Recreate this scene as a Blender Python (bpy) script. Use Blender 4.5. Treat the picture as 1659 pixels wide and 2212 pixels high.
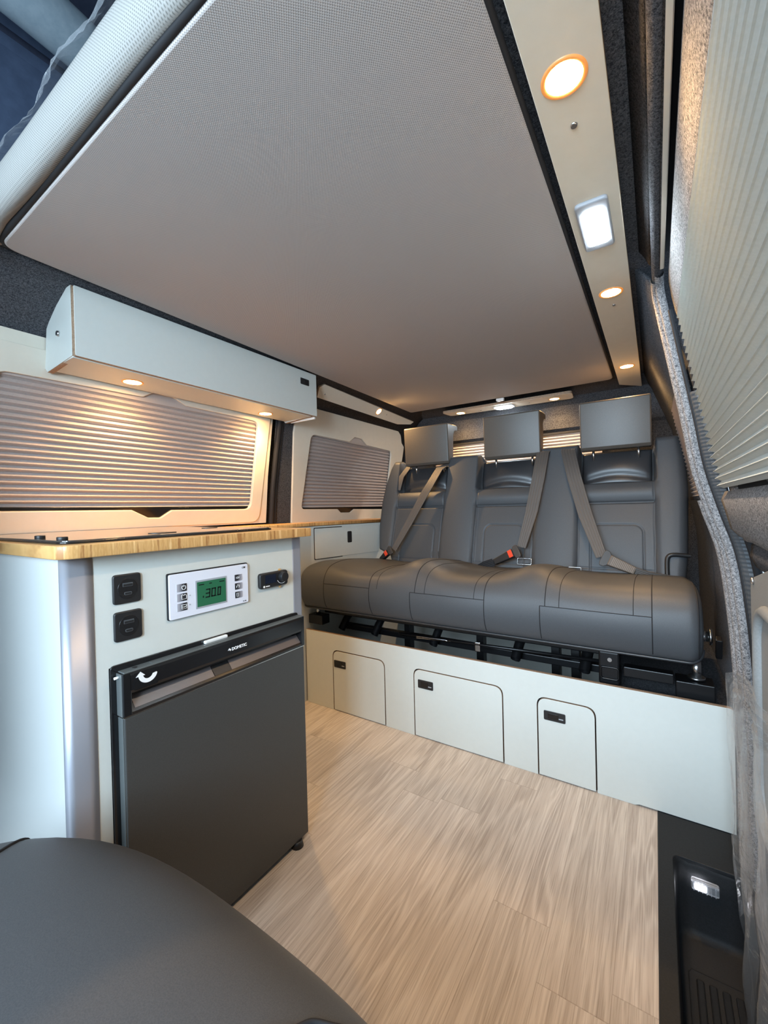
import bpy, bmesh, math, random
from mathutils import Vector, Matrix
random.seed(7)
for o in list(bpy.data.objects): bpy.data.objects.remove(o)
SC = bpy.context.scene
COL = SC.collection
PI = math.pi

# ------------------------------------------------------------------ camera
R = Vector((0.83676, 0.54701, -0.02454)); UP = Vector((0.01650, 0.01962, 0.99967)); FW = Vector((-0.54732, 0.83689, -0.00739))
cd = bpy.data.cameras.new('camera'); cam = bpy.data.objects.new('camera', cd); COL.objects.link(cam)
cd.sensor_fit = 'VERTICAL'; cd.sensor_height = 24.0; cd.sensor_width = 18.0
cd.lens = 895.77 / 2212 * 24.0; cd.clip_start = 0.01
cam.matrix_world = Matrix(((R.x, UP.x, -FW.x, 0), (R.y, UP.y, -FW.y, 0), (R.z, UP.z, -FW.z, 0.85), (0, 0, 0, 1)))
SC.camera = cam

# ------------------------------------------------------------------ world, daylight, exposure
SC.view_settings.view_transform = 'Standard'; SC.view_settings.look = 'None'
SC.view_settings.gamma = 1.0; SC.view_settings.use_curve_mapping = False
SC.view_settings.exposure = 1.64
W = bpy.data.worlds.new('world'); SC.world = W; W.use_nodes = True
W.node_tree.nodes['Background'].inputs[0].default_value = (0.62, 0.80, 1.0, 1)
W.node_tree.nodes['Background'].inputs[1].default_value = 0.45

def area(name, loc, aim, sx, sy, power, col, spread=180):
    l = bpy.data.lights.new(name, 'AREA'); l.shape = 'RECTANGLE'; l.size = sx; l.size_y = sy
    l.energy = power; l.color = col; l.spread = math.radians(spread)
    o = bpy.data.objects.new(name, l); COL.objects.link(o); o.location = loc
    o.rotation_euler = (Vector(aim) - Vector(loc)).to_track_quat('-Z', 'Y').to_euler()
    return o
area('windscreen_daylight', (-0.65, -1.75, 1.25), (-0.6, 1.2, 0.55), 1.5, 0.75, 26, (0.66, 0.84, 1.0))
area('passenger_window_daylight', (0.10, -0.66, 1.10), (-0.85, 0.75, 0.45), 0.6, 0.5, 19, (0.64, 0.83, 1.0))
area('driver_window_daylight', (-1.5, -0.95, 1.15), (-0.3, 0.6, 0.6), 0.7, 0.5, 3, (0.55, 0.76, 1.0))

# ------------------------------------------------------------------ materials
def mat(name, col, rough=0.5, metal=0.0, spec=0.5, trans=0.0, alpha=1.0, emit=None, estr=0.0, coat=0.0):
    m = bpy.data.materials.new(name); m.use_nodes = True
    b = m.node_tree.nodes['Principled BSDF']
    b.inputs['Base Color'].default_value = (*col, 1); b.inputs['Roughness'].default_value = rough
    b.inputs['Metallic'].default_value = metal; b.inputs['Specular IOR Level'].default_value = spec
    b.inputs['Transmission Weight'].default_value = trans; b.inputs['Alpha'].default_value = alpha
    b.inputs['Coat Weight'].default_value = coat
    if emit: b.inputs['Emission Color'].default_value = (*emit, 1); b.inputs['Emission Strength'].default_value = estr
    return m
class NT:
    def __init__(s, m): s.t = m.node_tree; s.b = s.t.nodes['Principled BSDF']
    def n(s, typ, **kw):
        x = s.t.nodes.new(typ)
        for k, v in kw.items():
            if k in x.inputs.keys() if isinstance(k, str) else False: pass
            setattr(x, k, v)
        return x
    def l(s, a, b): s.t.links.new(a, b)
    def pos(s):
        return s.n('ShaderNodeNewGeometry').outputs['Position']
    def mapping(s, scale, loc=(0, 0, 0), src=None):
        mp = s.n('ShaderNodeMapping'); mp.inputs['Scale'].default_value = scale; mp.inputs['Location'].default_value = loc
        s.l(src or s.pos(), mp.inputs['Vector']); return mp.outputs['Vector']
    def noise(s, vec, sc, det=3, rough=.5, dist=0):
        x = s.n('ShaderNodeTexNoise'); x.inputs['Scale'].default_value = sc; x.inputs['Detail'].default_value = det
        x.inputs['Roughness'].default_value = rough; x.inputs['Distortion'].default_value = dist
        s.l(vec, x.inputs['Vector']); return x.outputs['Fac']
    def ramp(s, fac, stops):
        r = s.n('ShaderNodeValToRGB'); e = r.color_ramp.elements
        while len(e) < len(stops): e.new(0.5)
        for i, (p, c) in enumerate(stops): e[i].position = p; e[i].color = (*c, 1)
        s.l(fac, r.inputs['Fac']); return r.outputs['Color']
    def math(s, op, a, b=None, c=None):
        x = s.n('ShaderNodeMath', operation=op)
        for i, v in enumerate((a, b, c)):
            if v is None: continue
            if isinstance(v, (int, float)): x.inputs[i].default_value = v
            else: s.l(v, x.inputs[i])
        return x.outputs[0]
    def mix(s, fac, a, b, blend='MIX'):
        x = s.n('ShaderNodeMix', data_type='RGBA', blend_type=blend)
        for i, v in ((0, fac), (6, a), (7, b)):
            if isinstance(v, (int, float)): x.inputs[i].default_value = v
            elif isinstance(v, tuple): x.inputs[i].default_value = (*v, 1)
            else: s.l(v, x.inputs[i])
        return x.outputs[2]
    def bump(s, h, strength=.3, dist=.002):
        x = s.n('ShaderNodeBump'); x.inputs['Strength'].default_value = strength; x.inputs['Distance'].default_value = dist
        s.l(h, x.inputs['Height']); s.l(x.outputs['Normal'], s.b.inputs['Normal'])
    def color(s, c): s.l(c, s.b.inputs['Base Color'])

def noisy(name, c1, c2, scale, rough, bump=.2, dist=.001, det=3, spec=.5, lo=.35, hi=.65, **kw):
    m = mat(name, c1, rough, spec=spec, **kw); t = NT(m)
    f = t.noise(t.pos(), scale, det, .6)
    t.color(t.ramp(f, [(lo, c1), (hi, c2)]))
    if bump: t.bump(f, bump, dist)
    return m
def felt_mat(name, c1, c2):
    m = mat(name, c1, .95, spec=.1); t = NT(m)
    p = t.pos(); f = t.noise(p, 260, 4, .75, .6); g = t.noise(p, 620, 2, .6)
    h = t.math('ADD', t.math('MULTIPLY', f, .65), t.math('MULTIPLY', g, .35))
    t.color(t.ramp(h, [(.40, c1), (.60, c2)])); t.bump(h, .9, .003)
    return m
M = {}
M['laminate'] = noisy('laminate', (.575, .595, .56), (.585, .605, .57), 60, .38, .03, .0005, spec=.4)
M['ply_edge'] = noisy('ply_edge', (.25, .16, .10), (.40, .28, .19), 300, .7, 0)
M['cream'] = noisy('cream_board', (.67, .62, .52), (.685, .635, .535), 40, .55, .03, .0005, spec=.3)
M['felt'] = felt_mat('felt_dark', (.022, .024, .029), (.115, .116, .124))
M['felt_light'] = felt_mat('felt_light', (.06, .062, .068), (.40, .39, .39))
M['carpet_dark'] = felt_mat('carpet_dark', (.01, .01, .012), (.05, .05, .052))
M['black'] = mat('black_plastic', (.012, .012, .013), .45)
M['black_gloss'] = mat('black_gloss', (.01, .01, .011), .18)
M['rubber'] = mat('rubber', (.018, .018, .02), .7, spec=.3)
M['port'] = mat('port_shell', (.07, .075, .08), .4)
M['steel'] = mat('polished_steel', (.6, .6, .6), .25, 1)
M['alu'] = mat('anodised_aluminium', (.42, .44, .50), .42, .6)
M['black_steel'] = mat('black_steel', (.008, .008, .009), .32, .3)
M['white_plastic'] = mat('white_plastic', (.75, .76, .75), .4)
M['grey_plastic'] = mat('grey_plastic', (.32, .34, .37), .45)
M['panel_white'] = mat('control_panel_face', (.70, .72, .80), .35)
M['red'] = mat('red_plastic', (.75, .06, .02), .4, emit=(.75, .06, .02), estr=.0)
M['mark_white'] = mat('white_print', (.85, .85, .85), .5)
M['mark_dark'] = mat('dark_print', (.008, .010, .010), .6, spec=.2)
M['sash'] = mat('blind_sash', (.42, .38, .36), .6)
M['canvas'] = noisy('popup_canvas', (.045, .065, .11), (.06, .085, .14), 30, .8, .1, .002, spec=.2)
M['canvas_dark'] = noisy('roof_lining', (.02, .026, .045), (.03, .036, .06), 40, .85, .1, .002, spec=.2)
M['beam'] = noisy('beam_cloth', (.22, .28, .32), (.26, .32, .36), 60, .7, .1, .001, spec=.2)
M['vinyl'] = noisy('smooth_vinyl', (.022, .023, .026), (.030, .031, .034), 500, .36, .08, .0004)
M['vinyl_head'] = noisy('headrest_vinyl', (.066, .056, .047), (.086, .074, .062), 700, .42, .12, .0004)
M['leather'] = noisy('seat_cloth', (.046, .050, .056), (.064, .068, .074), 900, .52, .12, .0003, spec=.45)
M['thread'] = mat('seam_thread', (.008, .008, .01), .8)
M['web'] = mat('belt_webbing', (.085, .075, .068), .55)
t = NT(M['web'])
M['lcd'] = mat('lcd_glass', (.016, .095, .045), .3, emit=(.02, .14, .07), estr=.08)
M['glass_lid'] = mat('dark_glass_lid', (.05, .042, .036), .12, spec=.6, coat=.5)
M['fridge'] = noisy('fridge_door_film', (.042, .043, .042), (.052, .053, .052), 700, .40, .10, .0003)
M['fridge_cap'] = mat('fridge_cap', (.09, .10, .10), .3)
M['fridge_recess'] = mat('fridge_recess', (.10, .085, .083), .3)
M['card'] = noisy('door_card', (.20, .21, .21), (.235, .245, .245), 300, .5, .1, .0005)
M['step'] = noisy('step_plastic', (.009, .010, .011), (.013, .014, .016), 300, .55, .25, .0006, spec=.25)
M['warm'] = mat('warm_lens', (1, .8, .5), .5, emit=(1.0, .56, .20), estr=60)
M['halo_ring'] = mat('painted_halo_rim', (.45, .22, .08), .4, emit=(1.0, .30, .03), estr=.16)  # orange glow put into the bezel to imitate the halo round each lens
M['white_led'] = mat('cool_lens', (1, 1, 1), .5, emit=(.80, .92, 1.0), estr=60)
M['step_led'] = mat('step_led', (1, 1, 1), .3, emit=(.92, .93, 1.0), estr=5)
M['clear'] = mat('clear_plastic', (.8, .82, .85), .15, trans=.8)

def film(name, a):
    m = bpy.data.materials.new(name); m.use_nodes = True; nt = m.node_tree; nt.nodes.clear()
    o = nt.nodes.new('ShaderNodeOutputMaterial'); mx = nt.nodes.new('ShaderNodeMixShader')
    tr = nt.nodes.new('ShaderNodeBsdfTransparent'); ad = nt.nodes.new('ShaderNodeMixShader')
    gl = nt.nodes.new('ShaderNodeBsdfGlossy'); gl.inputs['Roughness'].default_value = .12
    df = nt.nodes.new('ShaderNodeBsdfTranslucent'); df.inputs['Color'].default_value = (.72, .76, .80, 1)
    d2 = nt.nodes.new('ShaderNodeBsdfDiffuse'); d2.inputs['Color'].default_value = (.72, .76, .80, 1)
    m0 = nt.nodes.new('ShaderNodeMixShader'); nt.links.new(df.outputs[0], m0.inputs[1]); nt.links.new(d2.outputs[0], m0.inputs[2]); m0.inputs[0].default_value = .6
    nt.links.new(m0.outputs[0], ad.inputs[1]); nt.links.new(gl.outputs[0], ad.inputs[2]); ad.inputs[0].default_value = .5
    g = nt.nodes.new('ShaderNodeNewGeometry'); no = nt.nodes.new('ShaderNodeTexNoise'); no.inputs['Scale'].default_value = 14
    no.inputs['Detail'].default_value = 6; no.inputs['Distortion'].default_value = 1.5
    nt.links.new(g.outputs['Position'], no.inputs['Vector'])
    bp = nt.nodes.new('ShaderNodeBump'); bp.inputs['Strength'].default_value = .8; bp.inputs['Distance'].default_value = .02
    nt.links.new(no.outputs['Fac'], bp.inputs['Height']); nt.links.new(bp.outputs[0], gl.inputs['Normal'])
    lw = nt.nodes.new('ShaderNodeLayerWeight'); lw.inputs['Blend'].default_value = .35
    mp = nt.nodes.new('ShaderNodeMapRange'); mp.inputs['To Min'].default_value = a; mp.inputs['To Max'].default_value = min(1, a + .42)
    nt.links.new(lw.outputs['Facing'], mp.inputs['Value']); nt.links.new(mp.outputs[0], mx.inputs[0])
    nt.links.new(tr.outputs[0], mx.inputs[1]); nt.links.new(ad.outputs[0], mx.inputs[2])
    nt.links.new(mx.outputs[0], o.inputs[0]); return m
M['film'] = film('protective_film', .06)
M['film_thick'] = film('protective_film_folded', .45)

def mesh_fabric(name, c_hi, c_lo, pitch, plane='XY'):
    m = mat(name, c_hi, .85, spec=.2); t = NT(m)
    tc = t.n('ShaderNodeNewGeometry').outputs['Position']
    sx = t.n('ShaderNodeSeparateXYZ'); t.l(tc, sx.inputs[0])
    a, b = (sx.outputs['X'], sx.outputs['Y']) if plane == 'XY' else (sx.outputs['X'], sx.outputs['Z'])
    k = 2 * PI / pitch
    u = t.math('MULTIPLY', t.math('ADD', a, b), k * .7071); v = t.math('MULTIPLY', t.math('SUBTRACT', a, b), k * .7071)
    d = t.math('MULTIPLY', t.math('ADD', t.math('ADD', t.math('COSINE', u), t.math('COSINE', v)), 2.0), .25)
    t.color(t.ramp(d, [(.50, c_hi), (.88, c_lo)])); 
    t.bump(t.math('SUBTRACT', 1.0, d), .3, .0008); return m
M['bed_fabric'] = mesh_fabric('bed_board_mesh_fabric', (.47, .435, .415), (.25, .23, .22), .0026)
M['roll_fabric'] = mesh_fabric('bed_edge_mesh_fabric', (.31, .305, .285), (.16, .155, .145), .0034, 'XZ')

def bamboo():
    m = mat('bamboo', (.6, .35, .15), .38, spec=.4, coat=.15); t = NT(m)
    a = t.noise(t.mapping((2.5, 95, 4)), 1.3, 1, .4)
    b = t.noise(t.mapping((90, 3, 10)), 1.5, 2, .5)
    c = t.noise(t.mapping((20, 260, 40)), 1.0, 2, .6)
    g = t.n('ShaderNodeNewGeometry'); sx = t.n('ShaderNodeSeparateXYZ'); t.l(g.outputs['Normal'], sx.inputs[0])
    up = t.math('GREATER_THAN', t.math('ABSOLUTE', sx.outputs['Z']), .7)
    side = t.ramp(t.math('ADD', t.math('MULTIPLY', a, .75), t.math('MULTIPLY', c, .25)), [(.38, (.36, .17, .055)), (.46, (.62, .36, .14)), (.56, (.50, .27, .09)), (.66, (.74, .47, .21))])
    top = t.ramp(b, [(.35, (.60, .33, .12)), (.65, (.72, .44, .18))])
    t.color(t.mix(up, side, top)); return m
M['bamboo'] = bamboo()

def floor_mat():
    m = mat('oak_vinyl', (.5, .4, .3), .5, spec=.35); t = NT(m)
    geo = t.pos(); sx = t.n('ShaderNodeSeparateXYZ'); t.l(geo, sx.inputs[0])
    PWD, PL = .115, .80
    XS = t.math('ADD', sx.outputs['X'], .077)
    row = t.math('FLOOR', t.math('DIVIDE', XS, PWD))
    h = t.math('FRACT', t.math('MULTIPLY', t.math('SINE', t.math('MULTIPLY', row, 12.9898)), 43758.54))
    yy = t.math('ADD', t.math('DIVIDE', sx.outputs['Y'], PL), h)
    cell = t.math('FLOOR', yy)
    idv = t.math('ADD', t.math('MULTIPLY', row, 7.13), t.math('MULTIPLY', cell, 3.77))
    rnd = t.math('FRACT', t.math('MULTIPLY', t.math('SINE', t.math('MULTIPLY', idv, 78.233)), 4375.54))
    cb = t.n('ShaderNodeCombineXYZ'); t.l(t.math('ADD', sx.outputs['X'], t.math('MULTIPLY', rnd, 5.0)), cb.inputs[0])
    t.l(t.math('ADD', sx.outputs['Y'], t.math('MULTIPLY', rnd, 13.0)), cb.inputs[1]); t.l(rnd, cb.inputs[2])
    mp = t.n('ShaderNodeMapping'); mp.inputs['Scale'].default_value = (17, 1.15, 1); t.l(cb.outputs[0], mp.inputs[0])
    base = t.noise(mp.outputs[0], 1.0, 2, .5, .3)
    rings = t.math('SINE', t.math('MULTIPLY', base, 68.0))
    rings = t.math('MULTIPLY', t.math('ADD', rings, 1.0), .5)
    mp2 = t.n('ShaderNodeMapping'); mp2.inputs['Scale'].default_value = (520, 9, 1); t.l(cb.outputs[0], mp2.inputs[0])
    fine = t.noise(mp2.outputs[0], 1.0, 3, .6)
    c0 = t.ramp(base, [(.35, (.40, .355, .315)), (.50, (.50, .452, .405)), (.66, (.43, .385, .342))])
    c1 = t.mix(t.math('MULTIPLY', t.math('POWER', rings, 2.0), .55), c0, (.61, .57, .52))
    fr = t.ramp(fine, [(.36, (.74, .72, .70)), (.52, (1.05, 1.05, 1.05))])
    c2 = t.mix(.75, c1, fr, 'MULTIPLY')
    c3 = t.mix(1.0, c2, t.ramp(rnd, [(0, (.90, .89, .88)), (1, (1.10, 1.10, 1.11))]), 'MULTIPLY')
    # seams between planks
    fx = t.math('FRACT', t.math('DIVIDE', XS, PWD)); fy = t.math('FRACT', yy)
    ex = t.math('LESS_THAN', fx, .012); ey = t.math('LESS_THAN', fy, .0022)
    s = t.math('MAXIMUM', ex, ey)
    t.color(t.mix(t.math('MULTIPLY', s, .35), c3, (.16, .12, .09)))
    t.bump(fine, .12, .0006); return m
M['oak'] = floor_mat()
t = NT(M['web'])
M['blind_warm'] = noisy('pleated_cloth', (.43, .385, .37), (.47, .42, .40), 200, .75, 0, spec=.2)
M['blind_cool'] = noisy('pleated_cloth_pale', (.50, .53, .51), (.54, .57, .55), 200, .75, 0, spec=.2)

# ------------------------------------------------------------------ builders
def link(name, me, parent=None, m=None, smooth=False):
    c = Vector((0, 0, 0))
    if len(me.vertices):
        lo = [min(v.co[i] for v in me.vertices) for i in range(3)]; hi = [max(v.co[i] for v in me.vertices) for i in range(3)]
        c = Vector([(lo[i] + hi[i]) / 2 for i in range(3)]); c.z = lo[2]
        me.transform(Matrix.Translation(-c))
    o = bpy.data.objects.new(name, me); COL.objects.link(o)
    if m is not None:
        for mm in (m if isinstance(m, (list, tuple)) else [m]): me.materials.append(mm)
    if smooth:
        for p in me.polygons: p.use_smooth = True
    wp = Vector((0, 0, 0)); q = parent
    while q is not None: wp += q.location; q = q.parent
    o.parent = parent; o.location = c - wp
    return o
def thing(name, label, cat, loc=(0, 0, 0), group=None, kind=None):
    o = bpy.data.objects.new(name, None); COL.objects.link(o); o.location = loc; o.empty_display_size = .05
    o['label'] = label; o['category'] = cat
    if group: o['group'] = group
    if kind: o['kind'] = kind
    return o
def tag(o, label=None, cat=None, group=None, kind=None):
    if label: o['label'] = label
    if cat: o['category'] = cat
    if group: o['group'] = group
    if kind: o['kind'] = kind
    return o
def struct(o, label=None): o['kind'] = 'structure'; return tag(o, label)
def box(name, a, b, m, parent=None, bev=.002, seg=2, rot=None):
    bm = bmesh.new(); bmesh.ops.create_cube(bm, size=1)
    a = Vector(a); b = Vector(b); s = [abs(b[i] - a[i]) for i in range(3)]
    bmesh.ops.scale(bm, vec=s, verts=bm.verts)
    bev = min(bev, min(s) * .45)
    if bev > 0: bmesh.ops.bevel(bm, geom=bm.edges[:], offset=bev, segments=seg, profile=.5, affect='EDGES')
    if rot: bmesh.ops.rotate(bm, matrix=rot, cent=(0, 0, 0), verts=bm.verts)
    bmesh.ops.translate(bm, vec=(a + b) / 2, verts=bm.verts)
    me = bpy.data.meshes.new(name); bm.to_mesh(me); bm.free()
    o = link(name, me, parent, m); return o
def cyl(name, p0, p1, r, m, parent=None, seg=32, r2=None, bev=0):
    p0 = Vector(p0); p1 = Vector(p1); d = p1 - p0
    bm = bmesh.new(); bmesh.ops.create_cone(bm, cap_ends=True, segments=seg, radius1=r, radius2=r if r2 is None else r2, depth=d.length)
    if bev:
        es = [e for e in bm.edges if abs(e.verts[0].co.z - e.verts[1].co.z) < 1e-6]
        bmesh.ops.bevel(bm, geom=es, offset=bev, segments=3, profile=.5, affect='EDGES')
    bmesh.ops.transform(bm, matrix=Matrix.Translation((p0 + p1) / 2) @ d.to_track_quat('Z', 'Y').to_matrix().to_4x4(), verts=bm.verts)
    me = bpy.data.meshes.new(name); bm.to_mesh(me); bm.free()
    o = link(name, me, parent, m); 
    for p in me.polygons: p.use_smooth = len(p.vertices) == 4
    return o
def rpoly(pts, r, seg=6):
    """round the corners of a polygon; r is one radius or one per corner"""
    out = []; n = len(pts)
    for i in range(n):
        p = Vector(pts[i][:2]); a = Vector(pts[i - 1][:2]); b = Vector(pts[(i + 1) % n][:2]); rr = r[i] if isinstance(r, (list, tuple)) else r
        if rr <= 0: out.append(tuple(p)); continue
        da = (a - p).normalized(); db = (b - p).normalized(); ang = da.angle(db)
        if ang > PI - .01: out.append(tuple(p)); continue
        d = min(rr / math.tan(ang / 2), (a - p).length * .48, (b - p).length * .48)
        s = p + da * d; e = p + db * d
        for k in range(seg + 1):
            tt = k / seg; q = s * (1 - tt) ** 2 + p * 2 * tt * (1 - tt) + e * tt ** 2; out.append(tuple(q))
    return out
def rrect(u0, v0, u1, v1, r): return rpoly([(u0, v0), (u1, v0), (u1, v1), (u0, v1)], r)
def slab(name, outer, O, U, V, t, m, holes=(), bev=.0, parent=None, edge=None, w=0.0):
    """extruded outline: front face at offset w along U x V, body behind it"""
    cu = bpy.data.curves.new(name, 'CURVE'); cu.dimensions = '2D'; cu.fill_mode = 'BOTH'
    cu.extrude = max(t / 2 - bev, 1e-5); cu.bevel_depth = bev; cu.offset = -bev; cu.bevel_resolution = 2
    for pl in [outer] + list(holes):
        s = cu.splines.new('POLY'); s.points.add(len(pl) - 1)
        for i, p in enumerate(pl): s.points[i].co = (p[0], p[1], 0, 1)
        s.use_cyclic_u = True
    tmp = bpy.data.objects.new('tmp', cu); COL.objects.link(tmp)
    bpy.context.view_layer.update()
    me = bpy.data.meshes.new_from_object(tmp.evaluated_get(bpy.context.evaluated_depsgraph_get()))
    bpy.data.objects.remove(tmp); bpy.data.curves.remove(cu); me.name = name
    U = Vector(U); V = Vector(V); N = U.cross(V).normalized(); O = Vector(O)
    mt = Matrix(((U.x, V.x, N.x, 0), (U.y, V.y, N.y, 0), (U.z, V.z, N.z, 0), (0, 0, 0, 1)))
    me.materials.clear()
    side = [abs(p.normal.z) < .5 for p in me.polygons]
    me.transform(Matrix.Translation(O + N * (w - t / 2)) @ mt)
    o = link(name, me, parent, [m] + ([edge] if edge else []))
    if edge:
        for p, s in zip(me.polygons, side): p.material_index = 1 if s else 0
    return o
def grid_mesh(name, rows, m, parent=None, closed_u=False, closed_v=False, smooth=True, solid=0):
    nr = len(rows); nc = len(rows[0]); vs = [tuple(p) for r in rows for p in r]; fs = []
    for i in range(nr - (0 if closed_v else 1)):
        for j in range(nc - (0 if closed_u else 1)):
            i2 = (i + 1) % nr; j2 = (j + 1) % nc
            fs.append((i * nc + j, i * nc + j2, i2 * nc + j2, i2 * nc + j))
    me = bpy.data.meshes.new(name); me.from_pydata(vs, [], fs); me.update()
    o = link(name, me, parent, m, smooth)
    if solid: md = o.modifiers.new('solid', 'SOLIDIFY'); md.thickness = solid; md.offset = 0
    return o
def tube(name, pts, r, m, parent=None, seg=10, closed=False):
    pts = [Vector(p) for p in pts]; rows = []; n = len(pts); prev = None
    for i in range(n):
        if closed: d = (pts[(i + 1) % n] - pts[i - 1]).normalized()
        else: d = (pts[min(i + 1, n - 1)] - pts[max(i - 1, 0)]).normalized()
        if prev is None: a = d.orthogonal().normalized()
        else: a = (prev - d * prev.dot(d)).normalized()
        prev = a; b = d.cross(a)
        rows.append([pts[i] + (a * math.cos(2 * PI * k / seg) + b * math.sin(2 * PI * k / seg)) * r for k in range(seg)])
    o = grid_mesh(name, rows, m, parent, closed_u=True, closed_v=closed)
    return o
def smooth_path(pts, n=8, closed=False):
    pts = [Vector(p) for p in pts]; out = []; N = len(pts)
    for i in range(N if closed else N - 1):
        p1 = pts[i]; p2 = pts[(i + 1) % N]
        p0 = pts[(i - 1) % N] if closed or i > 0 else p1 * 2 - p2
        p3 = pts[(i + 2) % N] if closed or i + 2 < N else p2 * 2 - p1
        for k in range(n):
            t = k / n
            out.append(.5 * ((2 * p1) + (p2 - p0) * t + (2 * p0 - 5 * p1 + 4 * p2 - p3) * t * t + (3 * p1 - p0 - 3 * p2 + p3) * t ** 3))
    if not closed: out.append(pts[-1])
    return out
def sweep_y(name, prof, y0, y1, m, parent=None, n=2, smooth=False, solid=0):
    rows = [[(p[0], y0 + (y1 - y0) * i / (n - 1), p[1]) for p in prof] for i in range(n)]
    return grid_mesh(name, rows, m, parent, smooth=smooth, solid=solid)
def ribbon(name, pts, side, w, m, parent=None, th=.0016, ribs=5):
    """flat webbing along pts; side = width direction"""
    pts = [Vector(p) for p in pts]; side = Vector(side).normalized(); rows = []; n = len(pts)
    ww = w if isinstance(w, (list, tuple)) else [w] * n
    for i, p in enumerate(pts):
        d = (pts[min(i + 1, n - 1)] - pts[max(i - 1, 0)]).normalized(); s = (side - d * side.dot(d)).normalized(); nn = d.cross(s)
        if nn.y > 0: nn = -nn
        r = []; K = ribs * 4
        for k in range(K + 1): r.append(p + s * ww[i] * (k / K - .5) + nn * (th + .0008 * math.cos(2 * PI * ribs * k / K)))
        for k in range(K, -1, -1): r.append(p + s * ww[i] * (k / K - .5) - nn * th)
        rows.append(r)
    return grid_mesh(name, rows, m, parent, closed_u=True)
def text(name, s, O, U, V, size, m, parent=None, th=.0004, bold=False):
    cu = bpy.data.curves.new(name, 'FONT'); cu.body = s; cu.size = size; cu.extrude = th
    if bold: cu.offset = size * .025
    tmp = bpy.data.objects.new('tmp', cu); COL.objects.link(tmp); bpy.context.view_layer.update()
    me = bpy.data.meshes.new_from_object(tmp.evaluated_get(bpy.context.evaluated_depsgraph_get()))
    bpy.data.objects.remove(tmp); me.name = name; me.materials.clear()
    U = Vector(U); V = Vector(V); N = U.cross(V).normalized(); O = Vector(O)
    me.transform(Matrix.Translation(O) @ Matrix(((U.x, V.x, N.x, 0), (U.y, V.y, N.y, 0), (U.z, V.z, N.z, 0), (0, 0, 0, 1))))
    return link(name, me, parent, m)

# ------------------------------------------------------------------ the van shell
struct(slab('floor', rpoly([(-1.5, -1.9), (-.008, -1.9), (-.008, 1.36), (-1.5, 1.36)], 0), (0, 0, 0), (1, 0, 0), (0, 1, 0), .03, M['oak']), 'pale oak plank vinyl floor of the camper van')
struct(box('floor', (-1.5, 1.363, -.03), (.3, 2.6, 0), M['carpet_dark'], bev=0), 'dark load floor hidden beneath the bench seat')
# left side: body profile leaning inwards
LW = [(-1.50, -.03), (-1.49, .6), (-1.470, .80), (-1.378, 1.26), (-1.345, 1.318), (-1.30, 1.355), (-1.24, 1.39), (-1.17, 1.418), (-1.145, 1.425)]
struct(sweep_y('wall_left', LW, -.9, 2.6, M['felt'], smooth=True, solid=.012), 'left side of the van lined in dark grey felt')
# ceiling frame felt around the bed board
struct(slab('ceiling', [(-1.2, -.9), (.12, -.9), (.12, 2.6), (-1.2, 2.6)], (0, 0, 1.428), (1, 0, 0), (0, 1, 0), .006, M['felt'],
     holes=[[(-1.13, -.8), (-.16, -.8), (-.16, 2.0), (-1.13, 2.0)]]), 'dark felt roof lining around the bed board')
# rear wall
RW = [(2.18, 1.425), (2.30, 1.405), (2.345, 1.37), (2.352, 1.30), (2.36, 1.255), (2.375, 1.24), (2.385, 1.21), (2.42, .8), (2.44, -.03)]
rows = [[(x, p[0], p[1]) for p in RW] for x in (-1.47, .2)]
struct(grid_mesh('wall_rear', rows, M['felt'], smooth=False, solid=.01), 'rear wall of the van in dark felt behind the bench')
# right side
RH = [(-.02, 1.422), (-.012, 1.41), (-.006, 1.398), (-.002, 1.388), (.0, 1.384), (.004, 1.388), (.008, 1.386), (.013, 1.376), (.015, 1.366), (.018, 1.360)]
struct(sweep_y('trim_1', RH, -.9, 1.12, M['felt'], smooth=True, solid=.004), 'felt covered roof edge above the sliding door')
struct(sweep_y('trim_2', [(.0175, 1.3595), (.0235, 1.3595), (.0245, 1.362)], -.9, 1.10, M['cream'], solid=.002), 'thin pale edge strip along the sliding door opening')
RQ = [(-.03, 1.425), (.0, 1.385), (.015, 1.345), (.055, 1.24), (.075, 1.19), (.135, .87), (.150, .80), (.165, .70), (.175, .3), (.175, -.05)]
struct(sweep_y('wall_right', RQ, 1.20, 2.6, M['felt'], smooth=True, solid=.008), 'right rear side of the van lined in dark felt')

# door side behind the felt pillar: sliding door body
door = thing('sliding_door', 'grey and felt lined sliding side door with pleated blind window on the right', 'door', (.15, .4, -.15)); door['kind'] = 'structure'; door.name = 'door_1'; del door['category']
DP = [(.066, 1.43), (.066, 1.372), (.075, 1.36)]
sweep_y('door_seal', [(.030, 1.428), (.030, 1.41), (.070, 1.41), (.070, 1.30)], -.9, 1.13, M['rubber'], door, solid=.004)
rows = []
for i in range(60):
    y = -.9 + i * (2.02 / 59)
    step = 1 / (1 + math.exp(-(y - .62) / .012))         # the roll narrows towards the rear
    k = 1 - .42 * step
    zl = 1.205 + .024 * step
    rows.append([(.037, y, 1.380), (.0345, y, 1.360), (.035, y, 1.335), (.0395, y, 1.300), (.0455, y, 1.268), (.051, y, 1.248), (.058, y, 1.244), (.066, y, 1.250), (.071, y, 1.246), (.0715, y, 1.235), (.071, y, zl), (.085, y, zl - .004)])
grid_mesh('door_top_roll', rows, M['felt_light'], door, solid=.003)
box('door_shell', (.20, -.9, -.16), (.215, 1.14, 1.4), M['rubber'], door, 0)
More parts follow.
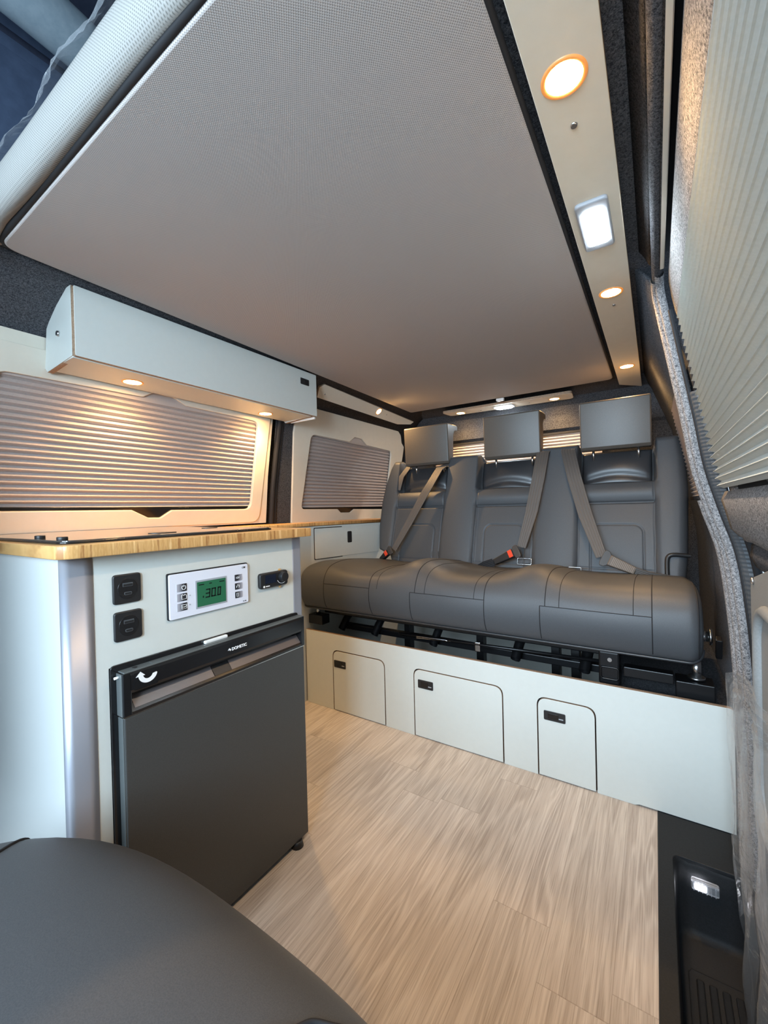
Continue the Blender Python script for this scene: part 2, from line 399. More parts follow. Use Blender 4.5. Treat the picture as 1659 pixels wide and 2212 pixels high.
# felt around the window at the rear edge of the door
rows = [[(.062 + .19 * (1.25 - z) + dx, y, z) for y, dx in ((.98, .012), (1.04, -.004), (1.085, -.004), (1.105, .004), (1.12, .03))] for z in [1.27 - .02 * i for i in range(26)]]
grid_mesh('door_edge_felt', rows, M['felt_light'], door, solid=.004)
# felt sill beneath the blind
rows = []
for i in range(40):
    y = -.3 + i * 1.455 / 39
    top = .872; bot = .752 + .02 * (y - .6); 
    rows.append([(.150, y, top), (.128, y, top - .004), (.122, y, top - .02), (.128, y, .83), (.137, y, .79), (.150, y, bot + .012), (.175, y, bot), (.19, y, bot)])
grid_mesh('window_sill', rows, M['felt_light'], door, solid=.004)
rows = []
for i in range(40):
    y = -.3 + i * 1.33 / 39; lo = .735 - .07 * max(0, (1.03 - y)) * 0
    rows.append([(.165, y, .775), (.152, y, .765), (.150, y, .745), (.158, y, .725 ), (.18, y, .715)])
grid_mesh('sill_lower', rows, M['felt'], door, solid=.004)
card = slab('door_card', rpoly([(-1.045, .70), (-1.035, .25), (.2, .25), (.2, .78), (-.75, .77)], [.03, .03, 0, 0, .05]), (.150, 0, 0), (0, -1, 0), (0, 0, 1), .01, M['card'], bev=.002, parent=door)
em = [(.150, y, z) for y, z in [(p[0], p[1]) for p in rrect(.35, .30, .965, .665, .07)]]
tube('embossed_ring', em, .011, M['card'], card, 10, True)
for y, z in ((1.015, .70), (.86, .735), (1.005, .38)):
    cyl('screw', (.150, y, z), (.146, y, z), .0075, M['steel'], card, 20, .006)
box('blind_catch', (.12, .60, .872), (.16, .72, .90), M['black'], door, .004)

# felt-wrapped pillar at the rear of the door opening (pure sweeps)
pp = [(.013, -.30, 1.368), (.013, .50, 1.368), (.013, .80, 1.368), (.014, 1.02, 1.366), (.015, 1.12, 1.362), (.017, 1.17, 1.345), (.028, 1.19, 1.285), (.048, 1.20, 1.17), (.070, 1.20, 1.04), (.087, 1.20, .93), (.112, 1.2, .83), (.140, 1.2, .73), (.156, 1.2, .60), (.166, 1.2, .45), (.170, 1.2, .30), (.172, 1.2, .1), (.172, 1.2, -.1)]
pil = thing('door_pillar', 'x', 'x', (.1, 1.2, 0)); pil.name = 'trim_3'; pil['kind'] = 'structure'; pil['label'] = 'felt wrapped pillar with ribbed seal beside the sliding door'; del pil['category']
sp = smooth_path(pp, 8)
sph = [p for p in sp if p.y < 1.15 and p.z > 1.34]; spl = [p for p in sp if not (p.y < 1.12 and p.z > 1.34)]
tube('felt_roll', [p + Vector((-.002, .026, .004)) for p in sph], .011, M['felt'], pil, 14)
tube('felt_roll', [p + Vector((-.004, .030, 0)) for p in spl], .0115, M['felt_light'], pil, 14)
tube('felt_roll', [p + Vector((.001, .006, 0)) for p in spl], .0090, M['felt_light'], pil, 14)
low = [p for p in sp if p.z < .86]
tube('felt_roll', [p + Vector((-.007, .05, 0)) for p in low], .014, M['felt_light'], pil, 14)
tube('seal_lip', [p + Vector((.010, -.012, 0)) for p in sp if p.z < 1.30], .0042, M['rubber'], pil, 8)
low = [p for p in smooth_path(pp, 26) if p.z < 1.1]
rows = []
for i, p in enumerate(low):
    b = .0015 if i % 2 else 0
    rows.append([p + Vector((.008, -.010 - b, 0)), p + Vector((.013, -.022 - b, 0)), p + Vector((.020, -.030 - b, 0)), p + Vector((.03, -.034 - b, 0))])
grid_mesh('ribbed_seal', rows, mat('seal_grey', (.06, .07, .08), .5), pil, smooth=False)
tube('seal_tube', [p + Vector((.034, -.036, 0)) for p in sp if p.z < .8], .008, M['rubber'], pil, 10)
# step and sill
stp = thing('entry_step', 'black plastic entry step well with ribbed tread inside the side door', 'step', (.07, .5, -.16))
slab('step_frame', rpoly([(-.0085, -.9), (.30, -.9), (.30, 1.345), (-.0085, 1.345)], 0), (0, 0, .004), (1, 0, 0), (0, 1, 0), .012, M['step'], parent=stp, bev=.002,
     holes=[rpoly([(.022, -.7), (.26, -.7), (.26, 1.20), (.022, 1.20)], [0, 0, 0, .02])])
rows = []
wx = .024
for x0, y1, z in ((.018, 1.206, .004), (.0215, 1.202, .0), (.024, 1.198, -.012), (.026, 1.192, -.05), (.027, 1.187, -.145), (.031, 1.18, -.156), (.038, 1.172, -.160)):
    rows.append([(x0, -.8, z), (x0, y1 - .04, z), (x0 + .005, y1 - .012, z), (x0 + .014, y1 - .002, z), (x0 + .03, y1, z), (.3, y1, z)])
rows.append([(.038, -.8, -.16), (.038, .5, -.16), (.04, .6, -.16), (.05, .7, -.16), (.06, .7, -.16), (.3, .3, -.16)])
grid_mesh('step_well', rows, M['step'], stp, smooth=True, solid=0)
box('step_tread', (.02, -.8, -.175), (.3, 1.18, -.161), M['step'], stp, .001)
for k in range(7):
    box('tread_rib', (.056 + k * .0215, -.7, -.162), (.070 + k * .0215, 1.075, -.1555), M['step'], stp, .003)
tube('tread_border', [(.044, -.7, -.161), (.044, 1.085, -.161), (.05, 1.095, -.161), (.3, 1.095, -.161)], .0016, M['step'], stp, 8)
sl = thing('step_lamp', 'small rectangular clear white lamp glowing on the end wall of the entry step', 'lamp', (.083, 1.19, -.05))
box('lamp_lens', (.056, 1.180, -.052), (.108, 1.194, -.026), M['clear'], sl, .005, 3)
box('lamp_diode', (.062, 1.176, -.045), (.084, 1.181, -.032), M['step_led'], sl, .002)
for k in range(6): box('lens_rib', (.060 + k * .008, 1.1785, -.050), (.0615 + k * .008, 1.1802, -.028), M['clear'], sl, 0)

# ------------------------------------------------------------------ left windows
WO, WU, WV = (-1.42, 0, .8), (0, 1, 0), (.2, 0, 1)
def wl(y, z, off=0): return Vector((-1.42 + .2 * (z - .8) + off, y, z))
def wz(pts): return [(y, z - .8) for y, z in pts]
def blind(name_mat, O, U, V, u0, u1, v0, v1, pitch, depth, w, parent, inset=0):
    O, U, V = Vector(O), Vector(U), Vector(V); N = U.cross(V).normalized(); n = int(round((v1 - v0) / pitch)); rows = []
    for i in range(2 * n + 1):
        v = v0 + (v1 - v0) * i / (2 * n); d = w - (depth if i % 2 else 0)
        rows.append([O + U * u0 + V * v + N * d, O + U * ((u0 + u1) / 2) + V * v + N * d, O + U * u1 + V * v + N * d])
    return grid_mesh('pleated_cloth', rows, name_mat, parent, smooth=False)
win = thing('window_1', 'x', 'x', (-1.4, .7, .8)); win['kind'] = 'structure'; win['label'] = 'long cream window surround above the kitchen worktop'; del win['category']
hole1 = rpoly(wz([(.325, .868), (.672, .866), (.725, .840), (.764, .839), (.802, .864), (1.137, .863), (1.131, 1.215), (.822, 1.218), (.778, 1.236), (.710, 1.238), (.680, 1.219), (.33, 1.212)]), [.03, .008, .012, .012, .008, .03, .03, .008, .012, .012, .008, .03])
slab('cream_panel', wz([(-.9, .802), (1.232, .802), (1.215, 1.0), (1.205, 1.316), (-.9, 1.316)]), WO, WU, WV, .004, M['cream'], [hole1], parent=win, w=-.003)
slab('window_surround', rpoly(wz([(-.9, .808), (1.188, .808), (1.190, 1.285), (-.9, 1.285)]), [0, .045, .045, 0]), WO, WU, WV, .010, M['cream'], [hole1], bev=.0025, parent=win, w=.005)
tube('rubber_seal', [wl(1.245, 1.30), wl(1.242, 1.1), wl(1.246, .95), wl(1.252, .87), wl(1.258, .80)], .011, M['rubber'], win, 10)
tube('rubber_seal', [wl(1.262, 1.30, -.004), wl(1.26, 1.1, -.004), wl(1.264, .95, -.004), wl(1.272, .87, -.004), wl(1.280, .80, -.004)], .008, M['rubber'], win, 10)
slab('felt_pillar', wz([(1.255, .79), (1.43, .79), (1.36, 1.34), (1.225, 1.34)]), WO, WU, WV, .004, M['felt'], parent=win, w=-.006)
win2 = thing('window_2', 'x', 'x', (-1.4, 1.8, .8)); win2['kind'] = 'structure'; win2['label'] = 'smaller cream window surround beside the bench backrest'; del win2['category']
hole2 = rpoly(wz([(1.433, .858), (1.705, .855), (1.735, .836), (1.815, .835), (1.848, .853), (2.171, .848), (2.146, 1.200), (1.885, 1.206), (1.832, 1.234), (1.768, 1.235), (1.728, 1.206), (1.441, 1.207)]), [.025, .006, .01, .01, .006, .025, .03, .008, .012, .012, .008, .03])
slab('window_surround', rpoly(wz([(1.382, .785), (2.24, .785), (2.285, 1.02), (2.283, 1.24), (2.248, 1.262), (2.225, 1.306), (2.19, 1.325), (1.335, 1.325), (1.330, 1.20)]), [.01, .01, .01, .008, .02, .03, .02, .01, .06]), WO, WU, WV, .010, M['cream'], [hole2], bev=.002, parent=win2, w=.003)
def left_blind(u0, u1, v0, v1, tab0, tab1, label, zt, pitch):
    b = thing('pleated_blind', label, 'blind', wl((u0 + u1) / 2, v0 + .8, -.02), 'pleated window blinds')
    blind(M['blind_warm'], WO, WU, WV, u0, u1, v0, v1, pitch, .011, -.006, b)
    slab('blind_cassette', rpoly(wz(tab1), .004), WO, WU, WV, .008, M['sash'], parent=b, w=-.004, bev=.001)
    slab('bottom_rail', rpoly(wz(tab0), .003), WO, WU, WV, .010, M['black_gloss'], parent=b, w=-.003, bev=.001)
    slab('window_backing', wz([(u0 - .03, v0 + .76), (u1 + .03, v0 + .76), (u1 + .03, v1 + .84), (u0 - .03, v1 + .84)]), WO, WU, WV, .004, M['rubber'], parent=b, w=-.018)
    return b
left_blind(.27, 1.15, .075, .424, [(.30, .878), (.30, .862), (.66, .860), (.71, .834), (.78, .834), (.815, .858), (1.15, .858), (1.15, .870)],
           [(.30, 1.206), (1.15, 1.206), (1.15, 1.25), (.30, 1.25)], 'long pleated blind over the window above the worktop', 1.2, .0165)
left_blind(1.41, 2.20, .065, .412, [(1.41, .866), (1.41, .85), (1.69, .849), (1.73, .83), (1.82, .83), (1.86, .846), (2.2, .84), (2.2, .858)],
           [(1.41, 1.204), (2.2, 1.196), (2.2, 1.25), (1.41, 1.25)], 'pleated blind in the smaller side window left of the bench', 1.2, .0165)
# rear window blind
rb = thing('pleated_blind', 'pale pleated blind over the rear window behind the headrests', 'blind', (-.65, 2.35, 1.0), 'pleated window blinds')
blind(M['blind_warm'], (0, 2.372, 1.0), (1, 0, 0), (0, -.02, 1), -1.15, -.22, -.12, .225, .0165, .0075, .004, rb)
box('top_rail', (-1.17, 2.36, 1.223), (-.16, 2.385, 1.236), M['rubber'], rb, .002)
# sliding door blind
db = thing('pleated_blind', 'large pale pleated blind on the sliding door window at the right', 'blind', (.1, .5, .87), 'pleated window blinds')
DO = Vector((.1195, 0, .876)); DU = Vector((0, -1, 0)); DV = Vector((-.178, 0, 1))
O, U, V = DO, DU, DV; n = 25; rows = []
Nn = U.cross(V).normalized()
pt = .375 / n
for i in range(n):
    for dv, d in ((0, 0), (.42, .0066), (.455, .0086), (.50, .0092), (.545, .0086), (.58, .0066)):
        v = pt * (i + dv)
        e = -1.118 + (.011 if dv == 0 else 0) + .30 * max(0, v - .10) * .35
        rows.append([O + U * e + V * v + Nn * d, O + U * -.4 + V * v + Nn * d, O + U * .8 + V * v + Nn * d])
grid_mesh('pleated_cloth', rows, M['blind_cool'], db, smooth=False)
slab('window_backing', [(-1.14, -.02), (.8, -.02), (.8, .40), (-1.14, .40)], DO, DU, DV, .004, M['rubber'], parent=db, w=-.012)
qb = thing('pleated_blind', 'narrow glimpsed pleated blind on the right rear side window beside the backrest', 'blind', (.1, 1.6, .87), 'pleated window blinds')
rows = []
for i in range(47):
    v = .33 * i / 46; d = (-.003 if i % 2 else .0055)
    rows.append([Vector((.122, 0, .868)) + Vector((-.178, 0, 1)) * v + Vector((-d, 0, 0)) + Vector((0, y, 0)) for y in (1.27, 1.6, 1.95)])
grid_mesh('pleated_cloth', rows, M['blind_warm'], qb, smooth=False)
box('bottom_rail', (.112, 1.27, .855), (.135, 1.95, .868), M['black_gloss'], qb, .002)

# ------------------------------------------------------------------ pop-up roof and bed
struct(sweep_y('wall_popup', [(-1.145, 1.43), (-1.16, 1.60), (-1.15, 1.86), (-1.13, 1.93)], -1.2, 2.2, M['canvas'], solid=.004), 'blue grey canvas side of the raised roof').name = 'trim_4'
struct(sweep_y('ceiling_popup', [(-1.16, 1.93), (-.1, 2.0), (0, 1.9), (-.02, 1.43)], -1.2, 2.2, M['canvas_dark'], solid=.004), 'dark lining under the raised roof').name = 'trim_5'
struct(tube('trim_6', [(-1.148, -1.1, 1.885), (-1.15, 1.5, 1.895)], .012, M['canvas_dark'], None, 10), 'dark seam along the raised roof canvas')
bmr = tube('roof_strut', smooth_path([(-.93, -.5, 1.80), (-.96, .2, 1.82), (-1.0, .6, 1.83), (-1.03, 1.5, 1.83)], 8), .048, M['beam'], None, 20)
tag(bmr, 'pale cloth covered beam inside the raised roof, top left', 'roof beam')
bd = thing('bed_board', 'large taupe mesh fabric covered underside of the roof bed overhead', 'bed', (-.65, 1.2, 1.4))
ol = rpoly([(-1.100, .287), (-.147, .278), (-.147, 2.108), (-1.170, 2.098)], [.035, .02, .03, .015])
slab('fabric_board', [(x, -y) for x, y in ol], (0, 0, 1.400), (1, 0, 0), (0, -1, 0), .022, M['bed_fabric'], bev=.004, parent=bd)
tube('gap_shade_tube', [(x, y - (.003 if y < 1 else 0), 1.4075 if y < 1 else 1.411) for x, y in ol], .006, M['rubber'], bd, 8, True)  # dark tube standing in for the shade in the gap round the board
def ss_(a, b, t):
    t = max(0, min(1, (t - a) / (b - a))); return t * t * (3 - 2 * t)
rows = []
for i in range(50):
    x = -1.12 + i * (1.00 / 49)
    wv = .0012 * math.sin(x * 23)
    prof = [(.300, 1.43), (.284, 1.416), (.274, 1.407 + wv * .3), (.262, 1.404 + wv * .4), (.252, 1.411 + wv * .3), (.246, 1.430), (.247, 1.456), (.255, 1.480), (.272, 1.493), (.31, 1.50)]
    dz = .002 * math.sin(x * 9) - .012 * ss_(-1.0, -1.12, x)
    rows.append([(x, y - .001 + .010 * (x + 1.1), z + dz) for y, z in prof])
grid_mesh('front_edge_roll', rows, M['roll_fabric'], bd, solid=.003)
# mattress above and its film
mt = thing('mattress', 'light mattress on the roof bed still wrapped in clear film', 'mattress', (-.65, 1.2, 1.42))
box('mattress_body', (-1.10, .36, 1.425), (-.17, 2.0, 1.50), M['beam'], mt, .02, 3)
rows = []
rnd = random.Random(3)
for i in range(70):
    x = -1.10 + i * (.9 / 69); r = []
    hh = .024 + .013 * math.sin(x * 11 + 2.2) + .005 * math.sin(x * 27 + 1) + .002 * rnd.uniform(-1, 1)
    for j in range(7):
        u = j / 6
        r.append((x, .250 + .05 * u ** 2 + .004 * math.sin(x * 30 + u * 5) + .002 * rnd.uniform(-1, 1), 1.488 + hh * math.sin(u * PI * .62) + .002 * rnd.uniform(-1, 1)))
    rows.append(r)
grid_mesh('plastic_film', rows, M['film'], mt, smooth=False)

# ------------------------------------------------------------------ lamps
def spot(loc, nrm, label, r=.027, group='warm round recessed spotlights'):
    loc = Vector(loc); nrm = Vector(nrm).normalized()
    s = thing('recessed_spotlight', label, 'spotlight', loc, group)
    q = nrm.to_track_quat('Z', 'Y').to_matrix()
    rows = []
    for rr, h in ((r + .001, -.002), (r + .001, .0012), (r - .001, .0022), (r - .004, .0018), (r - .005, .0004)):
        rows.append([loc + q @ Vector((rr * math.cos(2 * PI * k / 48), rr * math.sin(2 * PI * k / 48), h)) for k in range(48)])
    grid_mesh('bezel', rows, M['halo_ring'], s, closed_u=True)  # bezel carries the painted halo glow
    cyl('lens', loc - nrm * .001, loc + nrm * .001, r - .0045, M['warm'], s, 48)
    l = bpy.data.lights.new('spotlight_beam', 'AREA'); l.shape = 'DISK'; l.size = 2 * r - .012; l.energy = .62; l.color = (1.0, .60, .25); l.spread = math.radians(125)
    lo_ = bpy.data.objects.new('spotlight_beam', l); COL.objects.link(lo_); lo_.parent = s
    lo_.location = nrm * .0016; lo_.rotation_euler = (nrm).to_track_quat('-Z', 'Y').to_euler()
    return s
def screw(loc, nrm, r, parent): return cyl('screw', Vector(loc) - Vector(nrm) * .002, Vector(loc) + Vector(nrm) * .0022, r, M['steel'], parent, 20, r * .7)
rail = thing('lighting_rail', 'long cream ceiling board along the right side carrying four lamps', 'lighting panel', (-.085, 1.2, 1.4))
slab('rail_board', [(x, -y) for x, y in [(-.128, -.9), (-.043, -.9), (-.042, 2.31), (-.130, 2.215)]], (0, 0, 1.398), (1, 0, 0), (0, -1, 0), .012, M['cream'], parent=rail, bev=.0012, edge=M['ply_edge'])
screw((-.089, .663, 1.398), (0, 0, -1), .006, rail); screw((-.086, 1.317, 1.398), (0, 0, -1), .005, rail)
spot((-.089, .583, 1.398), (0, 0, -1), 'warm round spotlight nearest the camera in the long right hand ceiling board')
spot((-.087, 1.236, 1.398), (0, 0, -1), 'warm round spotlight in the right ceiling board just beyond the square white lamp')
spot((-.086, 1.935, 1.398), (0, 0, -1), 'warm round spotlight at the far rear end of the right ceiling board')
wl_ = thing('square_lamp', 'bright white rectangular lamp with grey bezel in the right ceiling board', 'lamp', (-.088, .918, 1.398))
slab('bezel', [(x, -y) for x, y in rrect(-.116, .838, -.061, 1.0, .009)], (0, 0, 1.391), (1, 0, 0), (0, -1, 0), .008, M['grey_plastic'], parent=wl_, bev=.003)
slab('lens', [(x, -y) for x, y in rrect(-.105, .862, -.071, .978, .008)], (0, 0, 1.3895), (1, 0, 0), (0, -1, 0), .002, M['white_led'], parent=wl_)

plank = thing('lighting_plank', 'slim cream board with one warm spotlight in the left rear roof corner', 'lighting panel', (-1.22, 1.75, 1.36))
PU = Vector((0, 1, 0)); PV = Vector((.05, 0, .05)).normalized(); PO = Vector((-1.238, 1.34, 1.352))
pol = rpoly([(0.04, -.004), (.735, -.016), (.862, .008), (.876, .030), (.04, .064), (.02, .044)], [.004, .004, .004, .004, .004, .006])
slab('board', pol, PO, PU, PV, .012, M['cream'], parent=plank, bev=.001, edge=M['ply_edge'])
PN = PU.cross(PV).normalized()
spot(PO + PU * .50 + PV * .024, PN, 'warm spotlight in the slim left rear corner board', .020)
screw(PO + PU * .07 + PV * .022, PN, .004, plank); screw(PO + PU * .58 + PV * .020, PN, .004, plank)

strip = thing('lighting_strip', 'pale wooden lamp strip across the rear roof above the headrests', 'lighting panel', (-.66, 2.23, 1.385))
SA = math.radians(0)
so = rpoly([(-1.005, 2.168), (-.325, 2.168), (-.335, 2.290), (-.995, 2.268)], [.012, .02, .03, .025])
slab('board', [(x, -y) for x, y in so], (0, 0, 1.385), (1, 0, 0), (0, -1, 0), .012, M['cream'], parent=strip, bev=.001, edge=M['ply_edge'])
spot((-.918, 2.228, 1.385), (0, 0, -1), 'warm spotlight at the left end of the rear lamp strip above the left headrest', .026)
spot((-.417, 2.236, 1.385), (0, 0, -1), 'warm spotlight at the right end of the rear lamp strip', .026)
rl = thing('reading_lamp', 'cool white oval lamp in the middle of the rear lamp strip', 'lamp', (-.672, 2.232, 1.385))
slab('lens', [(x, -y) for x, y in rrect(-.715, 2.205, -.628, 2.262, .025)], (0, 0, 1.377), (1, 0, 0), (0, -1, 0), .008, M['white_led'], parent=rl, bev=.002)
slab('bezel', [(x, -y) for x, y in rrect(-.726, 2.196, -.618, 2.270, .028)], (0, 0, 1.381), (1, 0, 0), (0, -1, 0), .006, M['white_plastic'], parent=rl, bev=.002)
screw((-.80, 2.23, 1.385), (0, 0, -1), .004, strip); screw((-.54, 2.23, 1.385), (0, 0, -1), .004, strip)
tag(box('roof_clip', (-.675, 2.107, 1.388), (-.635, 2.125, 1.402), M['white_plastic'], None, .003), 'small white clip on the rear edge of the bed board', 'clip')

# ------------------------------------------------------------------ overhead cabinet
oc = thing('overhead_cabinet', 'long pale green overhead cabinet above the left window with two spotlights underneath', 'cabinet', (-1.2, .85, 1.23))
prof = [(-1.162, 1.405), (-1.162, 1.236), (-1.315, 1.226), (-1.330, 1.24), (-1.31, 1.352), (-1.29, 1.362), (-1.185, 1.405)]
for y0, nm in ((.430, 'end_panel'), (1.258, 'end_panel')):
    slab(nm, [(x, z) for x, z in prof], (0, y0, 0), (1, 0, 0), (0, 0, 1), .014, M['laminate'], parent=oc, edge=M['ply_edge'], bev=.0008)
slab('bottom_panel', [(-1.314, .444), (-1.163, .444), (-1.163, 1.256), (-1.314, 1.256)], (0, 0, 1.2395), (1, 0, 0), (0, 1, 0), .003, M['laminate'], parent=oc)
box('bottom_board', (-1.314, .432, 1.232), (-1.164, 1.256, 1.240), M['laminate'], oc, .001)
fp = slab('flap_door', rrect(.432, 1.234, 1.277, 1.402, .004), (-1.150, 0, 0), (0, 1, 0), (0, 0, 1), .012, M['laminate'], parent=oc, edge=M['ply_edge'], bev=.0012)
sw = slab('push_latch', rrect(1.186, 1.347, 1.234, 1.372, .004), (-1.149, 0, 0), (0, 1, 0), (0, 0, 1), .004, M['black'], parent=fp, bev=.001)
slab('latch_button', rrect(1.212, 1.351, 1.230, 1.368, .002), (-1.1475, 0, 0), (0, 1, 0), (0, 0, 1), .003, M['black_gloss'], parent=fp, bev=.0005)
cyl('end_bolt', (-1.236, .431, 1.306), (-1.236, .425, 1.306), .008, M['steel'], oc, 24, .006)
box('end_lip', (-1.30, 1.275, 1.226), (-1.165, 1.283, 1.236), M['white_plastic'], oc, .001)
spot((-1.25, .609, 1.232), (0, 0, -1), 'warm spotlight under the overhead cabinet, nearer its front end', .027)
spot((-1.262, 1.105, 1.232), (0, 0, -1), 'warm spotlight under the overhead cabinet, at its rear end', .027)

# ------------------------------------------------------------------ galley
gal = thing('kitchen_cabinet', 'pale green kitchen cabinet with fridge and control panel, bamboo top above', 'cabinet', (-1.05, .53, 0))
GX = -.790
slab('front_panel', [(.312, .0), (.312, .784), (.770, .784), (.770, .0), (.7695, .0), (.7695, .587), (.332, .587), (.332, .0)], (GX, 0, 0), (0, 1, 0), (0, 0, 1), .014, M['laminate'],
     holes=[rpoly([(.336, .0), (.336, .594), (.768, .594), (.768, .0)], 0)] and [], parent=gal)
slab('end_panel', [(-1.42, 0), (-.803, 0), (-.803, .784), (-1.42, .784)], (0, .272, 0), (1, 0, 0), (0, 0, 1), .014, mat('end_laminate', (.55, .57, .56), .26, spec=.6), parent=gal)
def corner(y, sgn, name='corner_profile'):
    rows = []
    pr_ = [(-.806, y + .001)] + [(-.800 + .010 * math.sin(a), y + .010 - .010 * math.cos(a)) for a in [PI / 2 * k / 12 for k in range(13)]] + [(-.7885, y + .028), (-.790, y + .042)]
    for z in (0, .784): rows.append([(x, yy, z) for x, yy in pr_])
    return grid_mesh(name, rows, M['alu'], gal, solid=.002)
corner(.270, 1)
slab('corner_profile', [(.765, 0), (.765, .784), (.800, .784), (.800, 0)], (GX + .001, 0, 0), (0, 1, 0), (0, 0, 1), .030, M['alu'], parent=gal, bev=.006)
slab('rear_panel', [(-1.42, 0), (-.83, 0), (-.83, .784), (-1.42, .784)], (0, .784, 0), (-1, 0, 0), (0, 0, 1), .01, M['laminate'], parent=gal) if False else box('rear_panel', (-1.40, .778, 0), (-.80, .788, .784), M['laminate'], gal, 0)
wt = rpoly([(-1.405, .252), (-.752, .252), (-.752, .802), (-1.405, .802)], [0, .03, .004, 0])
o = slab('worktop', wt, (0, 0, .8055), (1, 0, 0), (0, 1, 0), .0215, M['bamboo'], bev=.002); tag(o, 'bamboo worktop with striped edge on the front kitchen cabinet', 'worktop')
wr = [(-1.418, .804), (-1.312, .804), (-1.305, 1.42), (-1.20, 2.02), (-1.418, 2.02)]
o = slab('worktop', rpoly(wr, [0, 0, .3, 0, 0]), (0, 0, .796), (1, 0, 0), (0, 1, 0), .016, M['bamboo'], bev=.0015); tag(o, 'narrow bamboo shelf top running back along the left wall to the bench', 'worktop')
lid = thing('cooker_lid', 'dark glass lid flush on the bamboo worktop under the long window', 'cooker', (-1.0, .5, .806))
lo = rrect(-1.28, .272, -.792, .705, .02)
slab('glass', lo, (0, 0, .8115), (1, 0, 0), (0, 1, 0), .0035, M['glass_lid'], parent=lid, bev=.0008)
slab('black_rim', rrect(-1.284, .268, -.788, .709, .022), (0, 0, .8095), (1, 0, 0), (0, 1, 0), .0038, M['black_gloss'], parent=lid, bev=.001)
for x, y in ((-.83, .285), (-.95, .252 + .04)): cyl('lid_buffer', (x, y, .811), (x, y, .8165), .008, M['black'], lid, 24, bev=.001)
for x, y, rr in ((-.86, .47, .02), (-.98, .66, .015)):
    slab('finger_hole', [(x + rr * 1.0 * math.cos(a), y + rr * 1.4 * math.sin(a)) for a in [2 * PI * k / 32 for k in range(32)]], (0, 0, .8125), (1, 0, 0), (0, 1, 0), .002, M['black'], parent=lid)

# rear low cabinet with the drawer
rc = thing('rear_cabinet', 'narrow pale green cabinet with one drawer between kitchen and bench', 'cabinet', (-1.36, 1.4, 0))
bm = bmesh.new(); base = [(-1.44, .79), (-1.338, .79), (-1.318, 1.40), (-1.205, 2.02), (-1.44, 2.02)]
vb = [bm.verts.new((x, y, 0)) for x, y in base]; vt = [bm.verts.new((x, y, .778)) for x, y in base]
bm.faces.new(vb[::-1]); bm.faces.new(vt)
for i in range(5): bm.faces.new((vb[i], vb[(i + 1) % 5], vt[(i + 1) % 5], vt[i]))
me = bpy.data.meshes.new('carcass'); bm.to_mesh(me); bm.free(); link('carcass', me, rc, M['laminate'])
d = Vector((.18, 1, 0)).normalized(); O = Vector((-1.315, 1.42, 0))
slab('drawer_gap', rrect(-.004, .622, .433, .771, .006), O + d * .0, d, (0, 0, 1), .004, M['black'], parent=rc, w=.001)
dr = slab('drawer', rrect(0, .626, .429, .767, .005), O, d, (0, 0, 1), .008, M['laminate'], parent=rc, edge=M['ply_edge'], bev=.001, w=.003)
slab('pull', rrect(.200, .688, .228, .744, .006), O, d, (0, 0, 1), .003, M['black'], parent=dr, w=.0045, bev=.0006)

# fridge
fr = thing('fridge', 'black compact fridge with recessed grip band set into the kitchen cabinet', 'fridge', (-.79, .56, 0))
box('fridge_body', (-1.15, .338, .028), (-.792, .768, .585), M['black'], fr, .002)
slab('outer_frame', rpoly([(.333, .012), (.779, .012), (.779, .586), (.333, .590)], .008), (-.7865, 0, 0), (0, 1, 0), (0, 0, 1), .005, M['black_gloss'], parent=fr, bev=.001)
dpart = box('door', (-.786, .345, .016), (-.768, .779, .5005), M['fridge'], fr, .002)
box('door_side', (-.787, .343, .018), (-.771, .347, .500), M['fridge_cap'], fr, .001)
box('trim_line', (-.786, .344, .5005), (-.7675, .7795, .5022), M['steel'], fr, 0)
bd_ = thing_parent = None
rows = []
pf = [(-.786, .503), (-.766, .503), (-.7655, .508), (-.769, .512), (-.7845, .530), (-.7850, .538), (-.766, .541), (-.765, .546), (-.765, .572), (-.767, .577), (-.786, .578)]
for y in (.355, .770): rows.append([(x, y, z) for x, z in pf])
hb = grid_mesh('handle_band', rows, M['black_gloss'], fr, smooth=False)
# the sloping recess floor and cap as sub-parts
grid_mesh('recess_floor', [[(-.7685, y, .5125), (-.7838, y, .5300)] for y in (.363, .520)], M['fridge_recess'], hb, smooth=False)
grid_mesh('recess_floor', [[(-.7685, y, .5125), (-.7838, y, .5300)] for y in (.562, .768)], M['fridge_recess'], hb, smooth=False)
grid_mesh('recess_catch', [[(-.7680, y, .5125), (-.7833, y, .5300)] for y in (.521, .561)], M['black'], hb, smooth=False)
box('band_end', (-.786, .343, .503), (-.765, .357, .578), M['black_gloss'], hb, .0015)
box('band_end', (-.786, .769, .503), (-.765, .7795, .578), M['black_gloss'], hb, .0015)
box('side_cap', (-.786, .3415, .504), (-.768, .3435, .577), M['fridge_cap'], hb, .0005)
box('top_cap', (-.787, .345, .577), (-.7655, .779, .5795), M['fridge_cap'], fr, .001)
box('cap_ridge', (-.781, .395, .5793), (-.771, .74, .5805), M['fridge_cap'], fr, .0005)
cyl('hinge_pin', (-.778, .335, .571), (-.778, .345, .571), .0022, M['white_plastic'], fr, 12)
cyl('cap_screw', (-.777, .368, .5795), (-.777, .368, .5805), .004, M['black'], fr, 16)
cyl('grip_rod', (-.768, .776, .513), (-.783, .773, .534), .0015, M['steel'], fr, 10)
box('door_catch', (-.787, .508, .580), (-.779, .562, .5865), M['white_plastic'], fr, .002)
text('brand_lettering', 'DOMETIC', (-.7646, .560, .5545), (0, 1, 0), (0, 0, 1), .0088, M['mark_white'], fr, bold=True)
